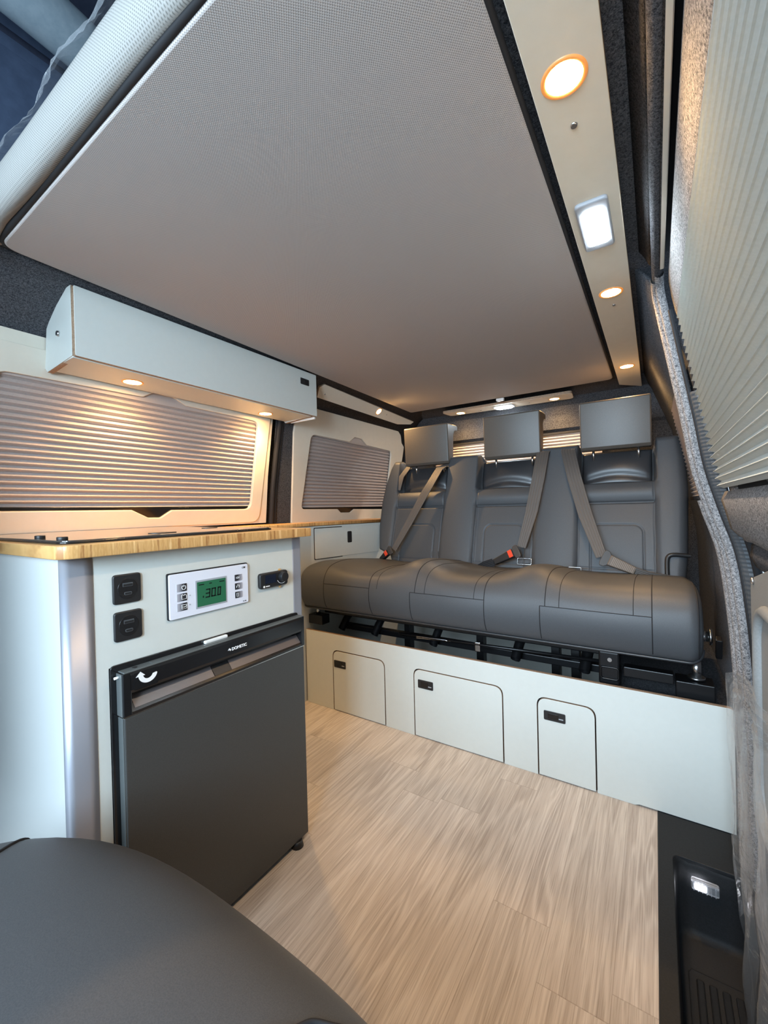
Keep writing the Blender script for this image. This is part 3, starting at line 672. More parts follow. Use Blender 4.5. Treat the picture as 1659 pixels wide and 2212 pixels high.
slab('brand_emblem', [(.5505, .5565), (.5535, .5605), (.5555, .5605), (.5585, .5565), (.5555, .5545), (.5535, .5575)], (-.7644, 0, 0), (0, 1, 0), (0, 0, 1), .0006, M['mark_white'], parent=fr)
# curved arrow sticker
stk = slab('arrow_sticker', rrect(.361, .5435, .402, .5735, .002), (-.7645, 0, 0), (0, 1, 0), (0, 0, 1), .0006, M['black_gloss'], parent=fr)
arc = []
cx, cz, ro, ri = .3845, .5665, .0165, .0085
A0, A1 = math.radians(185), math.radians(350)
for k in range(20): a = A0 + (A1 - A0) * k / 19; arc.append((cx + ro * math.cos(a), cz + ro * .95 * math.sin(a)))
for k in range(20): a = A1 - (A1 - A0) * k / 19; arc.append((cx + (ri + (.006 if k < 1 else 0)) * math.cos(a), cz + ri * math.sin(a)))
slab('arrow', arc, (-.7641, 0, 0), (0, 1, 0), (0, 0, 1), .0005, M['mark_white'], parent=stk)
slab('arrow_head', [(.3635, .5655), (.3795, .5655), (.3715, .5735)], (-.7641, 0, 0), (0, 1, 0), (0, 0, 1), .0005, M['mark_white'], parent=stk)
cyl('foot', (-.775, .745, 0), (-.775, .745, .016), .016, M['black'], fr, 20, .012)
cyl('foot', (-.775, .375, 0), (-.775, .375, .016), .016, M['black'], fr, 20, .012)

# sockets
def socket(yc, zc, label):
    s = thing('usb_socket', label, 'socket', (GX, yc, zc - .025), 'double usb sockets')
    slab('cover', rrect(yc - .0235, zc - .026, yc + .0235, zc + .026, .006), (GX, 0, 0), (0, 1, 0), (0, 0, 1), .006, M['black'], parent=s, bev=.002, w=.004)
    slab('dish', [(yc + .0165 * math.cos(a), zc + .0185 * math.sin(a)) for a in [2 * PI * k / 40 for k in range(40)]], (GX, 0, 0), (0, 1, 0), (0, 0, 1), .002, M['black_gloss'], parent=s, w=.0048, bev=.0006)
    p = slab('usb_port', rrect(yc - .0085, zc + .004, yc + .0085, zc + .0105, .0006), (GX, 0, 0), (0, 1, 0), (0, 0, 1), .001, M['port'], parent=s, w=.0054)
    slab('port_slot', rrect(yc - .0075, zc + .0048, yc + .0075, zc + .0085, .0006), (GX, 0, 0), (0, 1, 0), (0, 0, 1), .001, M['black'], parent=p, w=.0058)
    q = slab('usb_c_port', rrect(yc - .0065, zc - .011, yc + .0065, zc - .0055, .0025), (GX, 0, 0), (0, 1, 0), (0, 0, 1), .001, M['port'], parent=s, w=.0054)
    slab('port_slot', rrect(yc - .0052, zc - .010, yc + .0052, zc - .0067, .0015), (GX, 0, 0), (0, 1, 0), (0, 0, 1), .001, M['black'], parent=q, w=.0058)
socket(.3645, .7200, 'upper black double usb socket on the kitchen front')
socket(.3648, .6545, 'lower black double usb socket on the kitchen front')

# control panel
cp = thing('control_panel', 'silver control panel with green display reading 30.0 on the kitchen front', 'control panel', (GX, .53, .64))
def cs(name, pl, m, w, t=.002, parent=None, bev=0): return slab(name, pl, (GX, 0, 0), (0, 1, 0), (0, 0, 1), t, m, parent=parent or cp, w=w, bev=bev)
cs('dark_back', rrect(.4355, .6440, .6235, .7350, .004), M['black'], .003, .004)
cs('face_plate', rrect(.438, .6445, .6225, .7325, .004), M['panel_white'], .006, .004, bev=.001)
cs('display_frame', rrect(.4925, .6555, .5655, .7130, .001), M['grey_plastic'], .0066, .001)
cs('display', rrect(.4955, .6590, .5625, .7095, .001), M['lcd'], .0070, .001)
def seg(y, z, w, h, on, parent):
    s = .0027
    R_ = {'a': (0, h - s, w, h), 'b': (w - s, h / 2, w, h), 'c': (w - s, 0, w, h / 2), 'd': (0, 0, w, s), 'e': (0, 0, s, h / 2), 'f': (0, h / 2, s, h), 'g': (0, h / 2 - s / 2, w, h / 2 + s / 2)}
    vs = []; fs = []
    for k in on:
        a, b, c, d_ = R_[k]; i = len(vs); sh = .08
        for uu, vv in ((a, b), (c, b), (c, d_), (a, d_)): vs.append((GX + .0072, y + uu + vv * sh, z + vv))
        fs.append((i, i + 1, i + 2, i + 3))
    me = bpy.data.meshes.new('digit'); me.from_pydata(vs, [], fs); return link('digit', me, parent, M['mark_dark'])
seg(.5135, .6745, .0105, .0185, 'abgcd', cp); seg(.5265, .6745, .0105, .0185, 'abcdef', cp); seg(.5410, .6745, .0085, .0185, 'abcdef', cp)
cs('decimal_point', rrect(.5378, .6745, .5393, .6765, .0003), M['mark_dark'], .0073, .0002)
for k in range(3): cs('status_mark', rrect(.499 + k * .024, .7025, .505 + k * .024 + .006 * (k != 1), .7045, .0003), M['mark_dark'], .0073, .0002)
cs('status_mark', rrect(.5075, .676, .5100, .680, .0003), M['mark_dark'], .0073, .0002)
btn = mat('button_fade', (.05, .05, .06), .4)
t = NT(btn); sx = t.n('ShaderNodeSeparateXYZ'); t.l(t.pos(), sx.inputs[0])
t.color(t.ramp(t.math('ABSOLUTE', t.math('MULTIPLY', t.math('SUBTRACT', sx.outputs['Y'], .530), 12.5)), [(.80, (.02, .02, .024)), (.95, (.40, .40, .45)), (1.0, (.6, .6, .66))]))
icons = []
for k, z in enumerate((.7045, .6855, .6665)):
    b = cs('button', rrect(.4525, z - .0075, .4735, z + .0075, .001), btn, .0068, .001)
    yc = .467
    if k == 0:
        tube('power_icon', [(GX + .0072, yc + .0040 * math.cos(a), z + .0042 * math.sin(a)) for a in [PI * .68 + 2 * PI * .84 * j / 20 for j in range(21)]], .0005, M['mark_white'], b, 6)
        tube('power_icon', [(GX + .0072, yc, z + .001), (GX + .0072, yc, z + .0052)], .0005, M['mark_white'], b, 6)
    elif k == 1:
        tube('battery_icon', [(GX + .0072, yc + u, z + v) for u, v in ((-.005, -.004), (.005, -.004), (.005, .0035), (.003, .0035), (.003, .005), (.001, .005), (.001, .0035), (-.002, .0035), (-.002, .005), (-.004, .005), (-.005, .0035))], .0005, M['mark_white'], b, 6, True)
    else:
        tube('tank_icon', [(GX + .0072, yc + u, z + v) for u, v in ((-.005, -.004), (.005, -.004), (.005, .004), (-.0052, .004))], .0005, M['mark_white'], b, 6, True)
        tube('tank_icon', [(GX + .0072, yc + u, z + v) for u, v in ((-.005, .000), (.0, -.001), (.005, .001))], .0005, M['mark_white'], b, 6)
for k, z in enumerate((.7045, .6855, .6665)):
    b = cs('button', rrect(.5865, z - .0070, .6055, z + .0070, .001), btn, .0068, .001)
    yc = .5935
    if k == 0: text('button_lettering', '12V', (GX + .0070, yc - .0048, z - .002), (0, 1, 0), (0, 0, 1), .0062, M['mark_white'], b)
    elif k == 1:
        tube('tap_icon', [(GX + .0072, yc + u, z + v) for u, v in ((-.003, -.003), (-.003, .001), (.002, .001), (.004, .003), (.004, -.001), (.002, -.003))], .0005, M['mark_white'], b, 6)
        tube('tap_icon', [(GX + .0072, yc + u, z + v) for u, v in ((-.002, .004), (.002, .004))], .0005, M['mark_white'], b, 6)
    else: tube('outlet_icon', [(GX + .0072, yc + u, z + v) for u, v in ((-.003, -.004), (.001, -.004), (.001, .004), (-.003, .004))], .0005, M['mark_white'], b, 6, True)
cyl('indicator', (GX + .006, .4795, .6865), (GX + .0068, .4795, .6865), .0012, M['grey_plastic'], cp, 12)
cyl('indicator', (GX + .006, .4795, .6680), (GX + .0068, .4795, .6680), .0012, M['grey_plastic'], cp, 12)
text('maker_lettering', 'CBE', (GX + .0062, .606, .7235), (0, 1, 0), (0, 0, 1), .0055, M['mark_dark'], cp)
text('model_lettering', 'PC-100', (GX + .0062, .607, .6485), (0, 1, 0), (0, 0, 1), .0028, M['mark_dark'], cp)
# heater controller
hc = thing('heater_controller', 'small black heater control with round knob right of the silver panel', 'controller', (GX, .70, .66))
def hs(name, pl, m, w, t=.002, bev=0, parent=None): return slab(name, pl, (GX, 0, 0), (0, 1, 0), (0, 0, 1), t, m, parent=parent or hc, w=w, bev=bev)
hs('body', rrect(.654, .6665, .742, .7035, .008), M['black'], .010, .011, .003)
hs('display', rrect(.669, .6775, .702, .6975, .001), mat('small_display', (.008, .012, .025), .12), .0106, .001)
cyl('knob', (GX + .010, .7215, .6885), (GX + .022, .7215, .6885), .0125, M['black'], hc, 32, .0115, .001)
tube('knob_marks', [(GX + .0103, .7215 + .0165 * math.cos(a), .6885 + .0165 * math.sin(a)) for a in [PI * 1.15 + PI * .7 * j / 12 for j in range(13)]], .0006, M['mark_white'], hc, 6)
cyl('emblem', (GX + .010, .665, .6715), (GX + .0106, .665, .6715), .0026, M['mark_white'], hc, 16)
hs('emblem_lettering', rrect(.670, .6705, .682, .6725, .0004), M['mark_white'], .0106, .0006)
for dz in (.7045, .6635): hs('tape_tab', rrect(.718, dz - .003, .7235, dz + .003, .0005), M['bamboo'], .004, .003)

# ------------------------------------------------------------------ bench base
bb = thing('storage_cabinet', 'pale green storage panel with three latched doors beneath the bench seat', 'cabinet', (-.6, 1.35, 0))
BY = 1.347
d1 = (-1.157, -.8985, .2535); d2 = (-.764, -.4335, .2505); d3 = (-.3195, -.159, .2460)
ol = [(-1.3115, 0)]
rr = [0]
g = .0035
for a, b, h in (d1, d2, d3):
    ol += [(a - g, 0), (a - g, h + g), (b + g, h + g), (b + g, 0)]; rr += [0, .030, .030, 0]
ol += [(-.062, 0.0), (-.050, .0045), (.159, .0045), (.159, .3235), (-1.3115, .3235)]; rr += [.002, .002, 0, .012, 0]
slab('front_panel', rpoly(ol, rr), (0, BY, 0), (1, 0, 0), (0, 0, 1), .015, M['laminate'], parent=bb, edge=M['ply_edge'], bev=.0008)
slab('gap_backing', [(-1.30, .005), (.150, .005), (.150, .30), (-1.30, .30)], (0, BY + .018, 0), (1, 0, 0), (0, 0, 1), .004, M['black'], parent=bb)
for (a, b, h), (l0, l1, z0, z1) in ((d1, (-1.152, -1.090, .185, .215)), (d2, (-.748, -.686, .184, .215)), (d3, (-.302, -.239, .181, .210))):
    dd = slab('door', rpoly([(a, .003), (b, .003), (b, h), (a, h)], [0, 0, .029, .029]), (0, BY - .0005, 0), (1, 0, 0), (0, 0, 1), .015, M['laminate'], parent=bb, edge=M['ply_edge'], bev=.0008)
    la = slab('latch', rrect(l0, z0, l1, z1, .004), (0, BY - .0005, 0), (1, 0, 0), (0, 0, 1), .003, M['black'], parent=dd, w=.002, bev=.0008)
for (l0, l1, z0, z1) in ((-1.152, -1.090, .185, .215), (-.748, -.686, .184, .215), (-.302, -.239, .181, .210)):
    slab('latch_plate', rrect(l0 + .012, z0 + .006, l1 - .020, z1 - .006, .002), (0, BY, 0), (1, 0, 0), (0, 0, 1), .002, M['black_gloss'], parent=bb, w=.0035, bev=.0004)
    box('latch_lever', (l1 - .019, BY - .004, z0 + .010), (l1 - .006, BY - .002, z0 + .013), M['grey_plastic'], bb, 0)
# felt wheel box to the right below the seat
struct(box('trim_7', (-.13, 1.40, 0), (.18, 2.4, .298), M['felt'], None, .02, 3), 'felt covered box below the right end of the bench')
# wheel arch behind the seat, grey boards seen through the mechanism
struct(box('trim_8', (-1.30, 2.02, .0), (-.14, 2.035, .43), M['laminate'], None, 0), 'pale board behind the seat mechanism')

# ------------------------------------------------------------------ bench seat
bs = thing('bench', 'three place dark grey leather bench seat with folding backrest across the van', 'bench seat', (-.6, 1.6, .32))
XL, XR = -1.322, .100
def prof_c(x):
    """closed section (y, z) of the seat cushion at x"""
    def g(c, w): return math.exp(-((x - c) / w) ** 2)
    hump = .034 * g(-.765, .080) + .032 * g(-.335, .080) + .012 * g(-1.18, .09) + .004 * g(.0, .1)
    hump -= .008 * g(-.98, .1) + .006 * g(-.55, .1)
    fb = .004 * g(-.55, .12) + .004 * g(-.12, .14) + .004 * g(-.98, .12)
    return [(1.86, .45), (1.60, .418), (1.385, .420), (1.345, .428), (1.322, .450), (1.311 - fb, .490), (1.311 - fb, .535), (1.322, .575), (1.352, .600 + hump * .6), (1.41, .611 + hump), (1.50, .613 + hump), (1.65, .600 + hump * .8), (1.80, .585 + hump * .4), (1.88, .56), (1.90, .50)]
def cushion_ring(x, f):
    p = smooth_path([(x, a, b) for a, b in prof_c(x)], 5, True)
    c = Vector((x, 1.60, .512)); lim = .30
    out = []
    for q in p:
        v = q - c; L = Vector((0, v.y, v.z)); 
        d = (1 - f) * .030
        out.append(Vector((x, q.y - math.copysign(min(d, abs(v.y)), v.y) * 1.0, q.z - math.copysign(min(d, abs(v.z) * .75), v.z))))
    return out
def endf(x):
    e = .032
    for dd in (x - XL, XR - x):
        if dd < e: return math.sqrt(max(0, 1 - (1 - dd / e) ** 2))
    return 1
xs = [XL + .032 * (1 - math.cos(PI / 2 * k / 8)) for k in range(8)] + [XL + .032 + (XR - XL - .064) * k / 110 for k in range(111)] + [XR - .032 * (1 - math.cos(PI / 2 * k / 8)) for k in range(7, -1, -1)]
rows = [cushion_ring(x, endf(x)) for x in xs]
cu = grid_mesh('seat_cushion', rows, M['leather'], bs, closed_u=True)
bm = bmesh.new(); bm.from_mesh(cu.data); bmesh.ops.holes_fill(bm, edges=[e for e in bm.edges if e.is_boundary]); bm.to_mesh(cu.data); bm.free()
def ring_at(x): return cushion_ring(x, endf(x))
ref = ring_at(-.6); NR = len(ref)
iF = [i for i in range(NR)]
def seam_across(x, i0, i1, r=.0014, off=.0):
    """seam running front to back over the cushion"""
    pts = []
    for i in range(i0, i1 + 1): pts.append(ring_at(x + off * (i - i0))[i])
    tube('seam', pts, r, M['thread'], cu, 6)
i_bot = min(range(NR), key=lambda i: (ref[i] - Vector((-.6, 1.33, .44))).length)
i_mid = min(range(NR), key=lambda i: (ref[i] - Vector((-.6, 1.31, .545))).length)
i_top = min(range(NR), key=lambda i: (ref[i] - Vector((-.6, 1.75, .59))).length)
for x in (-1.17, -.935, -.755, -.475, -.300, -.012): seam_across(x, i_bot, i_mid)
for x in (-1.17, -.935, -.735, -.475, -.285, -.012): seam_across(x, i_mid, i_top)
for x in (-.90, -.695, -.51, -.245, -.055): seam_across(x, i_mid, i_top, .0010)
for a, b in ((-1.17, -.935), (-.755, -.475), (-.30, -.012)):
    tube('seam', [ring_at(a + (b - a) * k / 12)[i_mid] for k in range(13)], .0012, M['thread'], cu, 6)
tube('bottom_piping', [ring_at(x)[i_bot - 2] + Vector((0, 0, -.004)) for x in xs], .004, M['vinyl'], cu, 8)
tube('end_piping', ring_at(XR - .012)[i_bot - 3:i_top], .0022, M['thread'], cu, 6)

# backrest height field on the reclined plane
YB, ZB, SL = 1.84, .555, .29
BN = Vector((0, -1, SL)).normalized()
P3 = [(-1.137, -.872), (-.700, -.440), (-.262, -.002)]
def xl(z):
    T = [(.555, -1.14), (.60, -1.155), (.625, -1.222), (.75, -1.243), (.874, -1.246), (.96, -1.235), (1.05, -1.212), (1.095, -1.190)]
    for (a, b), (c, d) in zip(T, T[1:]):
        if z <= c: return b + (d - b) * (z - a) / (c - a)
    return -1.19
def xr(z):
    T = [(.555, .088), (.64, .097), (.89, .105), (1.0, .100), (1.06, .092), (1.095, .080)]
    for (a, b), (c, d) in zip(T, T[1:]):
        if z <= c: return b + (d - b) * (z - a) / (c - a)
    return .08
def ss(a, b, t):
    t = max(0, min(1, (t - a) / (b - a))); return t * t * (3 - 2 * t)
def gr(d, w=.0022): return math.exp(-(d / w) ** 2)
def rr_dist(x, z, x0, z0, x1, z1, r):
    cx = max(x0 + r, min(x1 - r, x)); cz = max(z0 + r, min(z1 - r, z))
    if x0 + r <= x <= x1 - r or z0 + r <= z <= z1 - r:
        inside = min(x - x0, x1 - x, z - z0, z1 - z) if (x0 <= x <= x1 and z0 <= z <= z1) else -max(x0 - x, x - x1, z0 - z, z - z1)
        return inside
    return r - math.hypot(x - cx, z - cz)
def back_h(x, z):
    w = .066
    for a, b in P3:
        ins = min(x - a, b - x)
        if ins > -.03:
            k = ss(-.02, .012, ins)
            if z > .922: pz = .012
            elif z > .838: pz = .050 + .016 * math.sin(PI * (z - .838) / .084)
            else: pz = .052 + .006 * math.sin(PI * (z - .555) / .30)
            kz = ss(.918, .928, z)
            if z > .915: pz = (.050) * (1 - kz) + .012 * kz; k = ss(-.012, .004, ins)
            w = w * (1 - k) + pz * k
            w -= .006 * gr(ins) * (z < .92) + .010 * gr(z - .838, .003) * (ins > 0) 
            if z < .80: w -= .0045 * gr(rr_dist(x, z, a + .045, .50, b - .035, .752, .035), .0022) + .003 * gr(z - .585, .002) * (ins > 0)
    # crown of the bolsters
    for c, hw in ((-.786, .085), (-.351, .089)): w += .010 * max(0, 1 - ((x - c) / hw) ** 2)
    for c, hw in ((-1.19, .05), (.05, .05)): w += .006 * max(0, 1 - ((x - c) / hw) ** 2)
    e = min(x - xl(z), xr(z) - x, 1.0955 - z)
    if e < .03: w -= .045 * (1 - math.sqrt(max(0, 1 - (1 - max(e, 0) / .03) ** 2)))
    return w
def bp(x, z, w=0): return Vector((x, YB + SL * (z - ZB), z)) + BN * w
def ztop(x):
    t = 1.094
    for a, b in P3:
        ins = min(x - a, b - x); t -= .040 * ss(-.010, .006, ins)
    for c in (xl(1.05), xr(1.05)):
        d_ = abs(x - c)
        if d_ < .035: t -= .022 * (1 - d_ / .035) ** 2
    return t
NX, NZ = 400, 165
rows = []
for j in range(NZ + 1):
    r = []; v = j / NZ
    for i in range(NX + 1):
        u = i / NX; z = .555 + (1.094 - .555) * v
        x = xl(z) + (xr(z) - xl(z)) * u; zz = min(z, ztop(x))
        r.append(bp(x, zz, back_h(x, zz)))
    rows.append(r)
# close the slab with a rear face
back = [[bp(xl(.555 + .539 * j / NZ) + (xr(.555 + .539 * j / NZ) - xl(.555 + .539 * j / NZ)) * (0 if i == 0 else 1 if i == NX else i / NX), min(.555 + .539 * j / NZ, ztop(xl(.555 + .539 * j / NZ) + (xr(.555 + .539 * j / NZ) - xl(.555 + .539 * j / NZ)) * i / NX)), -.055) for i in range(NX + 1)] for j in (NZ, 0)]
br = grid_mesh('backrest', [back[1]] + rows + [back[0]], M['leather'], bs)
for a, b in P3:
    # dark smooth vinyl fold below each headrest
    pr_ = []
    for j in range(19):
        z = .922 + (.132) * j / 18; r = []
        for i in range(25):
            u = i / 24; x = a + .006 + (b - a - .012) * u; v = j / 18
            w = .020 + .020 * math.sin(PI * u) ** .5 * (.35 + .65 * math.sin(PI * min(1, v * 1.0)) ** .8) - .007 * gr(v - (.10 + .16 * math.sin(PI * u)), .10)
            w += 0
            r.append(bp(x, z, w))
        pr_.append(r)
    grid_mesh('vinyl_fold', pr_, M['vinyl'], br, solid=.003)
# handle loop and hinge on the right
tube('fold_strap', smooth_path([bp(.032, .552, .082), bp(.032, .61, .080), bp(.036, .632, .080), bp(.052, .640, .080), bp(.10, .640, .070)], 6), .0075, M['black'], br, 10)
def headrest(x0, x1, label):
    y0 = 1.905; y1 = 1.965; z0 = 1.070; z1 = 1.268
    hp = [(y0 + .006, z0), (y0 - .002, z0 + .012), (y0 - .012, z1 - .006), (y0 - .010, z1), (y1 + .045, z1 + .004), (y1 + .058, z1 - .004), (y1 + .056, z1 - .026), (y1 + .020, z1 - .030), (y1 + .004, z1 - .05), (y1 - .004, z0 + .012), (y1 - .012, z0)]
    pl = rpoly([(y, z) for y, z in hp], [.006, .004, .004, .006, .006, .005, .005, .01, .012, .006, .006], 4)
    h = slab('headrest', pl, (x1, 0, 0), (0, 1, 0), (0, 0, 1), x1 - x0, M['vinyl_head'], parent=bs, bev=.006)
    for x in (x0 + .045, x1 - .045): cyl('post', (x, 1.945, 1.03), (x, 1.942, 1.078), .005, M['steel'], h, 14)
    return h
headrest(-1.102, -.853, ''); headrest(-.672, -.416, ''); headrest(-.258, -.006, '')
for x in (-.80, -.365, -.315):
    tube('belt_guide', smooth_path([bp(x - .028, 1.088, .0), bp(x - .018, 1.100, -.005), bp(x + .018, 1.102, -.005), bp(x + .028, 1.090, 0)], 5), .004, M['black'], bs, 8)
cyl('hinge_pivot', (.100, 1.50, .46), (.122, 1.50, .46), .016, M['steel'], bs, 24, .014)
cyl('hinge_pivot', (.1225, 1.50, .46), (.130, 1.50, .46), .024, M['steel'], bs, 28, .022)
box('release_lever', (.135, 1.46, .41), (.150, 1.485, .47), M['black_steel'], bs, .003, rot=Matrix.Rotation(.3, 3, 'X'))
# steel frame under the cushion
fm = bs
box('front_rail', (-1.27, 1.425, .385), (-.13, 1.447, .409), M['black_steel'], fm, .004)
box('rear_rail', (-1.27, 1.85, .30), (.05, 1.88, .34), M['black_steel'], fm, .004)
cyl('torsion_bar', (-.86, 1.405, .352), (-.135, 1.405, .372), .0055, M['black_steel'], fm, 12)
box('slide_rail', (-1.24, 1.50, .300), (-.14, 1.53, .325), M['black_steel'], fm, .003)
for x in (-1.20, -1.02, -.74, -.42, -.20):
    tube('rib_bracket', smooth_path([(x, 1.46, .31), (x + .01, 1.52, .375), (x + .03, 1.62, .40), (x + .05, 1.80, .405)], 6), .017, M['black_steel'], fm, 8)
for x in (-.93, -.60, -.32, -.255): box('upright', (x, 1.56, .0), (x + .028, 1.60, .40), M['black_steel'], fm, .002)
box('latch_block', (-.150, 1.385, .312), (-.095, 1.44, .41), M['black_steel'], fm, .005)
tube('latch_loop', [(-.148 + u, 1.383, .33 + v) for u, v in rrect(.004, 0, .05, .035, .008)], .0028, M['black_steel'], fm, 8, True)
cyl('bolt', (-.120, 1.380, .388), (-.120, 1.384, .388), .006, M['steel'], fm, 16)
box('release_bar', (-.085, 1.385, .345), (.035, 1.42, .373), M['black_steel'], fm, .002)
tube('wire_loop', [(-.78 + u, 1.40, .355 + v) for u, v in ((0, 0), (.12, .004), (.14, .0), (.0, -.006))], .002, M['steel'], fm, 6)
box('release_hook', (-.545, 1.40, .335), (-.525, 1.41, .37), M['steel'], fm, .003)
cyl('levelling_bolt', (.088, 1.42, .365), (.088, 1.42, .41), .011, M['steel'], fm, 20); cyl('washer', (.088, 1.42, .360), (.088, 1.42, .367), .02, M['steel'], fm, 24)
box('foot_bracket', (.04, 1.385, .30), (.125, 1.45, .358), M['black_steel'], fm, .002)
cyl('levelling_bolt', (-1.275, 1.39, .385), (-1.275, 1.39, .42), .009, M['steel'], fm, 20)
box('foot_bracket', (-1.315, 1.37, .345), (-1.235, 1.42, .385), M['black_steel'], fm, .002)

# ------------------------------------------------------------------ seat belts
def buckle(parent, c, d, w, m_face, red=True, ribs=False, L=.085):
    """buckle body centred at c pointing along d, in the backrest plane"""
    c = Vector(c); d = Vector(d).normalized(); n = BN; s = n.cross(d).normalized(); n = d.cross(s)
    hw = w / 2
    ol = rpoly([(-L / 2, -hw * .68), (L / 2, -hw), (L / 2, hw), (-L / 2, hw * .68)], .004)
    b = slab('buckle', ol, c, d, s, .022, m_face, parent=parent, bev=.003, w=.011)
    if red: slab('release_button', rpoly([(L / 2 - .020, -hw * .85), (L / 2 - .002, -hw * .85), (L / 2 - .002, hw * .85), (L / 2 - .020, hw * .85)], .002), c, d, s, .006, M['red'], parent=b, bev=.001, w=.0135)
    if ribs:
        for k in range(14):
            u = -L / 2 + .008 + k * (L - .02) / 13; hh = hw * (.58 + .25 * k / 13)
            slab('grip_rib', [(u, -hh), (u + .0022, -hh), (u + .0022, hh), (u, hh)], c, d, s, .002, mat('rib_tan', (.22, .17, .13), .5) if k == 0 else bpy.data.materials['rib_tan'], parent=b, w=.0125)
    tg = slab('tongue', rpoly([(L / 2 - .004, -hw * .8), (L / 2 + .008, -hw * 1.5), (L / 2 + .022, -hw * 1.5), (L / 2 + .026, -hw), (L / 2 + .026, hw), (L / 2 + .022, hw * 1.5), (L / 2 + .008, hw * 1.5), (L / 2 - .004, hw * .8)], .003), c, d, s, .007, mat('tongue_plastic', (.05, .045, .042), .4), parent=parent, bev=.0015, w=.004,
              )
    return b
B1 = thing('seat_belt', 'diagonal seat belt over the left seat fastened into a red button buckle', 'seat belt', bp(-.98, .6, .1), 'three point seat belts')
ribbon('webbing', [bp(-.862, 1.072, .035), bp(-.90, 1.02, .085), bp(-.96, .90, .095), bp(-1.03, .75, .10), bp(-1.095, .615, .105)], (1, 0, .25), [.044, .046, .046, .042, .030], M['web'], B1)
ribbon('shoulder_loop', [bp(-1.105, 1.075, .03), bp(-1.13, 1.00, .065), bp(-1.135, .93, .06)], (1, 0, 0), [.03, .03, .012], M['web'], B1)
buckle(B1, bp(-1.137, .583, .115), (.55, -.1, .45), .030, M['black'], L=.065)
B2 = thing('seat_belt', 'seat belt hanging down the middle seat with its buckle lying open to the left', 'seat belt', bp(-.45, .6, .1), 'three point seat belts')
ribbon('webbing', [bp(-.402, 1.085, .045), bp(-.405, 1.05, .095), bp(-.418, .94, .097), bp(-.438, .80, .10), bp(-.470, .645, .11)], (1, 0, 0), [.052, .052, .052, .050, .036], M['web'], B2)
buckle(B2, bp(-.535, .598, .125), (.85, -.1, .45), .036, M['black'], L=.095)
ribbon('buckle_strap', [bp(-.58, .578, .12), bp(-.62, .565, .11), bp(-.665, .552, .08)], (0, -.3, 1), [.034, .036, .03], M['vinyl'], B2)
tube('steel_ring', [bp(-.458 + u, .590 + v, .10) for u, v in rrect(-.028, -.012, .028, .012, .004)], .0024, M['steel'], B2, 8, True)
B3 = thing('seat_belt', 'seat belt crossing the right seat into a tan ribbed buckle', 'seat belt', bp(-.2, .6, .1), 'three point seat belts')
ribbon('webbing', [bp(-.308, 1.085, .045), bp(-.304, 1.05, .095), bp(-.275, .93, .098), bp(-.232, .78, .10), bp(-.172, .618, .115)], (1, 0, -.2), [.054, .054, .052, .050, .038], M['web'], B3)
buckle(B3, bp(-.105, .588, .125), (-.9, -.1, .42), .040, mat('tan_buckle', (.11, .085, .065), .4), red=False, ribs=True, L=.090)
ribbon('buckle_strap', [bp(-.065, .572, .12), bp(-.02, .558, .115), bp(.04, .555, .09)], (0, -.4, 1), [.03, .032, .03], M['web'], B3)
tube('steel_ring', [bp(-.262 + u, .566 + v, .12) for u, v in rrect(-.022, -.008, .022, .008, .003)], .0022, M['steel'], B3, 8, True)

# ------------------------------------------------------------------ front swivel seat
sv = thing('swivel_seat', 'smooth dark grey leather seat cushion of the swivelled front seat, lower left', 'seat', (-.5, -.05, 0))
def blob(name, c, rx, ry, z0, z1, n, crown, m, parent, ang=0, nz=28, nt=96):
    rows = []; h = (z1 - z0) / 2; zc = (z0 + z1) / 2
    for j in range(nz + 1):
        ph = -PI / 2 + PI * j / nz; s = math.sin(ph); cph = abs(math.cos(ph)) ** (.42)
        r = []
        for k in range(nt):
            a = 2 * PI * k / nt; ca, sa = math.cos(a), math.sin(a)
            q = (abs(ca) ** n + abs(sa) ** n) ** (-1 / n)
            x = rx * q * ca * cph; y = ry * q * sa * cph
            z = zc + h * math.copysign(abs(s) ** .75, s)
            if s > 0: z += crown * (1 - (x / rx) ** 2) * (1 - (y / ry) ** 2)
            r.append((c[0] + x * math.cos(ang) - y * math.sin(ang), c[1] + x * math.sin(ang) + y * math.cos(ang), z))
        rows.append(r)
    return grid_mesh(name, rows, m, parent, closed_u=True)
sc_ = blob('seat_cushion', (-.345, -.06), .44, .345, .30, .473, 2.7, .02, M['leather'], sv, 0)
def seat_z(x, y):
    rx, ry, n = .44, .345, 2.7; x += .345; y += .06
    rho = min(.9999, (abs(x / rx) ** n + abs(y / ry) ** n) ** (1 / n)); c_ = rho ** (1 / .42)
    return .3865 + .0865 * math.sqrt(1 - c_ * c_) ** .75 + .02 * (1 - (x / rx) ** 2) * (1 - (y / ry) ** 2)
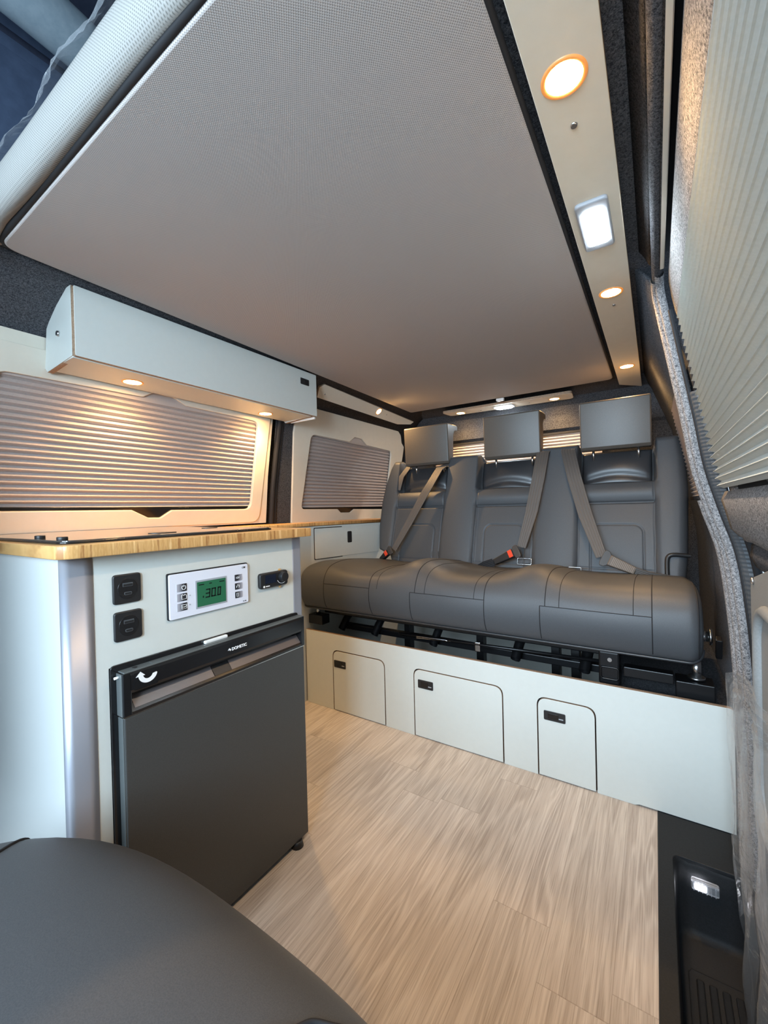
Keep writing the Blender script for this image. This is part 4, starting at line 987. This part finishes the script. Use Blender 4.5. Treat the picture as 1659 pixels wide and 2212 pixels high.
for sm in ([(-.183, .256), (-.20, .246), (-.212, .236), (-.225, .226), (-.232, .21), (-.25, .19)], [(-.70, .20), (-.66, .17), (-.62, .12), (-.60, .05), (-.60, -.1)]):
    tube('seam', [(p.x, p.y, seat_z(p.x, p.y) + .0002) for p in smooth_path([(a, b, 0) for a, b in sm], 6)], .0020, M['thread'], sc_, 6)
cyl('swivel_plate', (-.46, -.07, .25), (-.46, -.07, .30), .17, M['black_steel'], sv, 40)
box('seat_box', (-.64, -.24, 0), (-.28, .06, .25), M['black'], sv, .02, 3)

# unseen driver seat, added to shade the kitchen end panel
ds = thing('shading_driver_seat', 'unseen dark driver seat added outside the left edge to shade the kitchen end panel', 'seat', (-1.2, -.2, 0))
blob('seat_cushion', (-1.14, -.42), .24, .26, .30, .46, 2.8, .02, M['leather'], ds)
dbk = blob('backrest', (-1.13, -.09), .24, .075, .42, 1.22, 2.6, .0, M['leather'], ds)
blob('headrest', (-1.13, -.09), .13, .055, 1.24, 1.40, 2.4, .0, M['leather'], ds)
box('seat_box', (-1.36, -.65, 0), (-.94, -.18, .30), M['black'], ds, .02, 3)

# protective film hanging at the door
ff = thing('plastic_film', 'crumpled clear plastic sheet hanging from the door card beside the step', 'plastic sheet', (.13, .85, -.1))
rows = []
rnd = random.Random(11)
NYF = 60
for j in range(46):
    v = j / 45; z = .545 - .72 * v; r = []
    yr = 1.165 - .03 * v - .05 * math.sin(v * PI) * 0 - (.26 * (1 - v / .10) ** 1.2 if v < .10 else 0) - .20 * max(0, v - .6)
    for i in range(NYF):
        u = i / (NYF - 1); y = yr - u * .62
        fold = .011 * math.sin(y * 42 + 1.8 * v + .8 * math.sin(v * 5)) + .006 * math.sin(y * 97 - 2.5 * v) + .003 * math.sin(v * 23 + y * 31)
        r.append((.128 + .012 * v + fold * (.5 + .6 * v) + .0006 * rnd.uniform(-1, 1), y, z + .006 * math.sin(y * 14)))
    rows.append(r)
grid_mesh('sheet', rows, M['film'], ff, smooth=True)
rows2 = [[(p[0] - .006, p[1], p[2]) for p in r[6:16]] for r in rows[3:30]]
grid_mesh('folded_layer', rows2, M['film'], ff, smooth=False)
for o in bpy.data.objects:
    if o.name.startswith('tmp'): bpy.data.objects.remove(o)
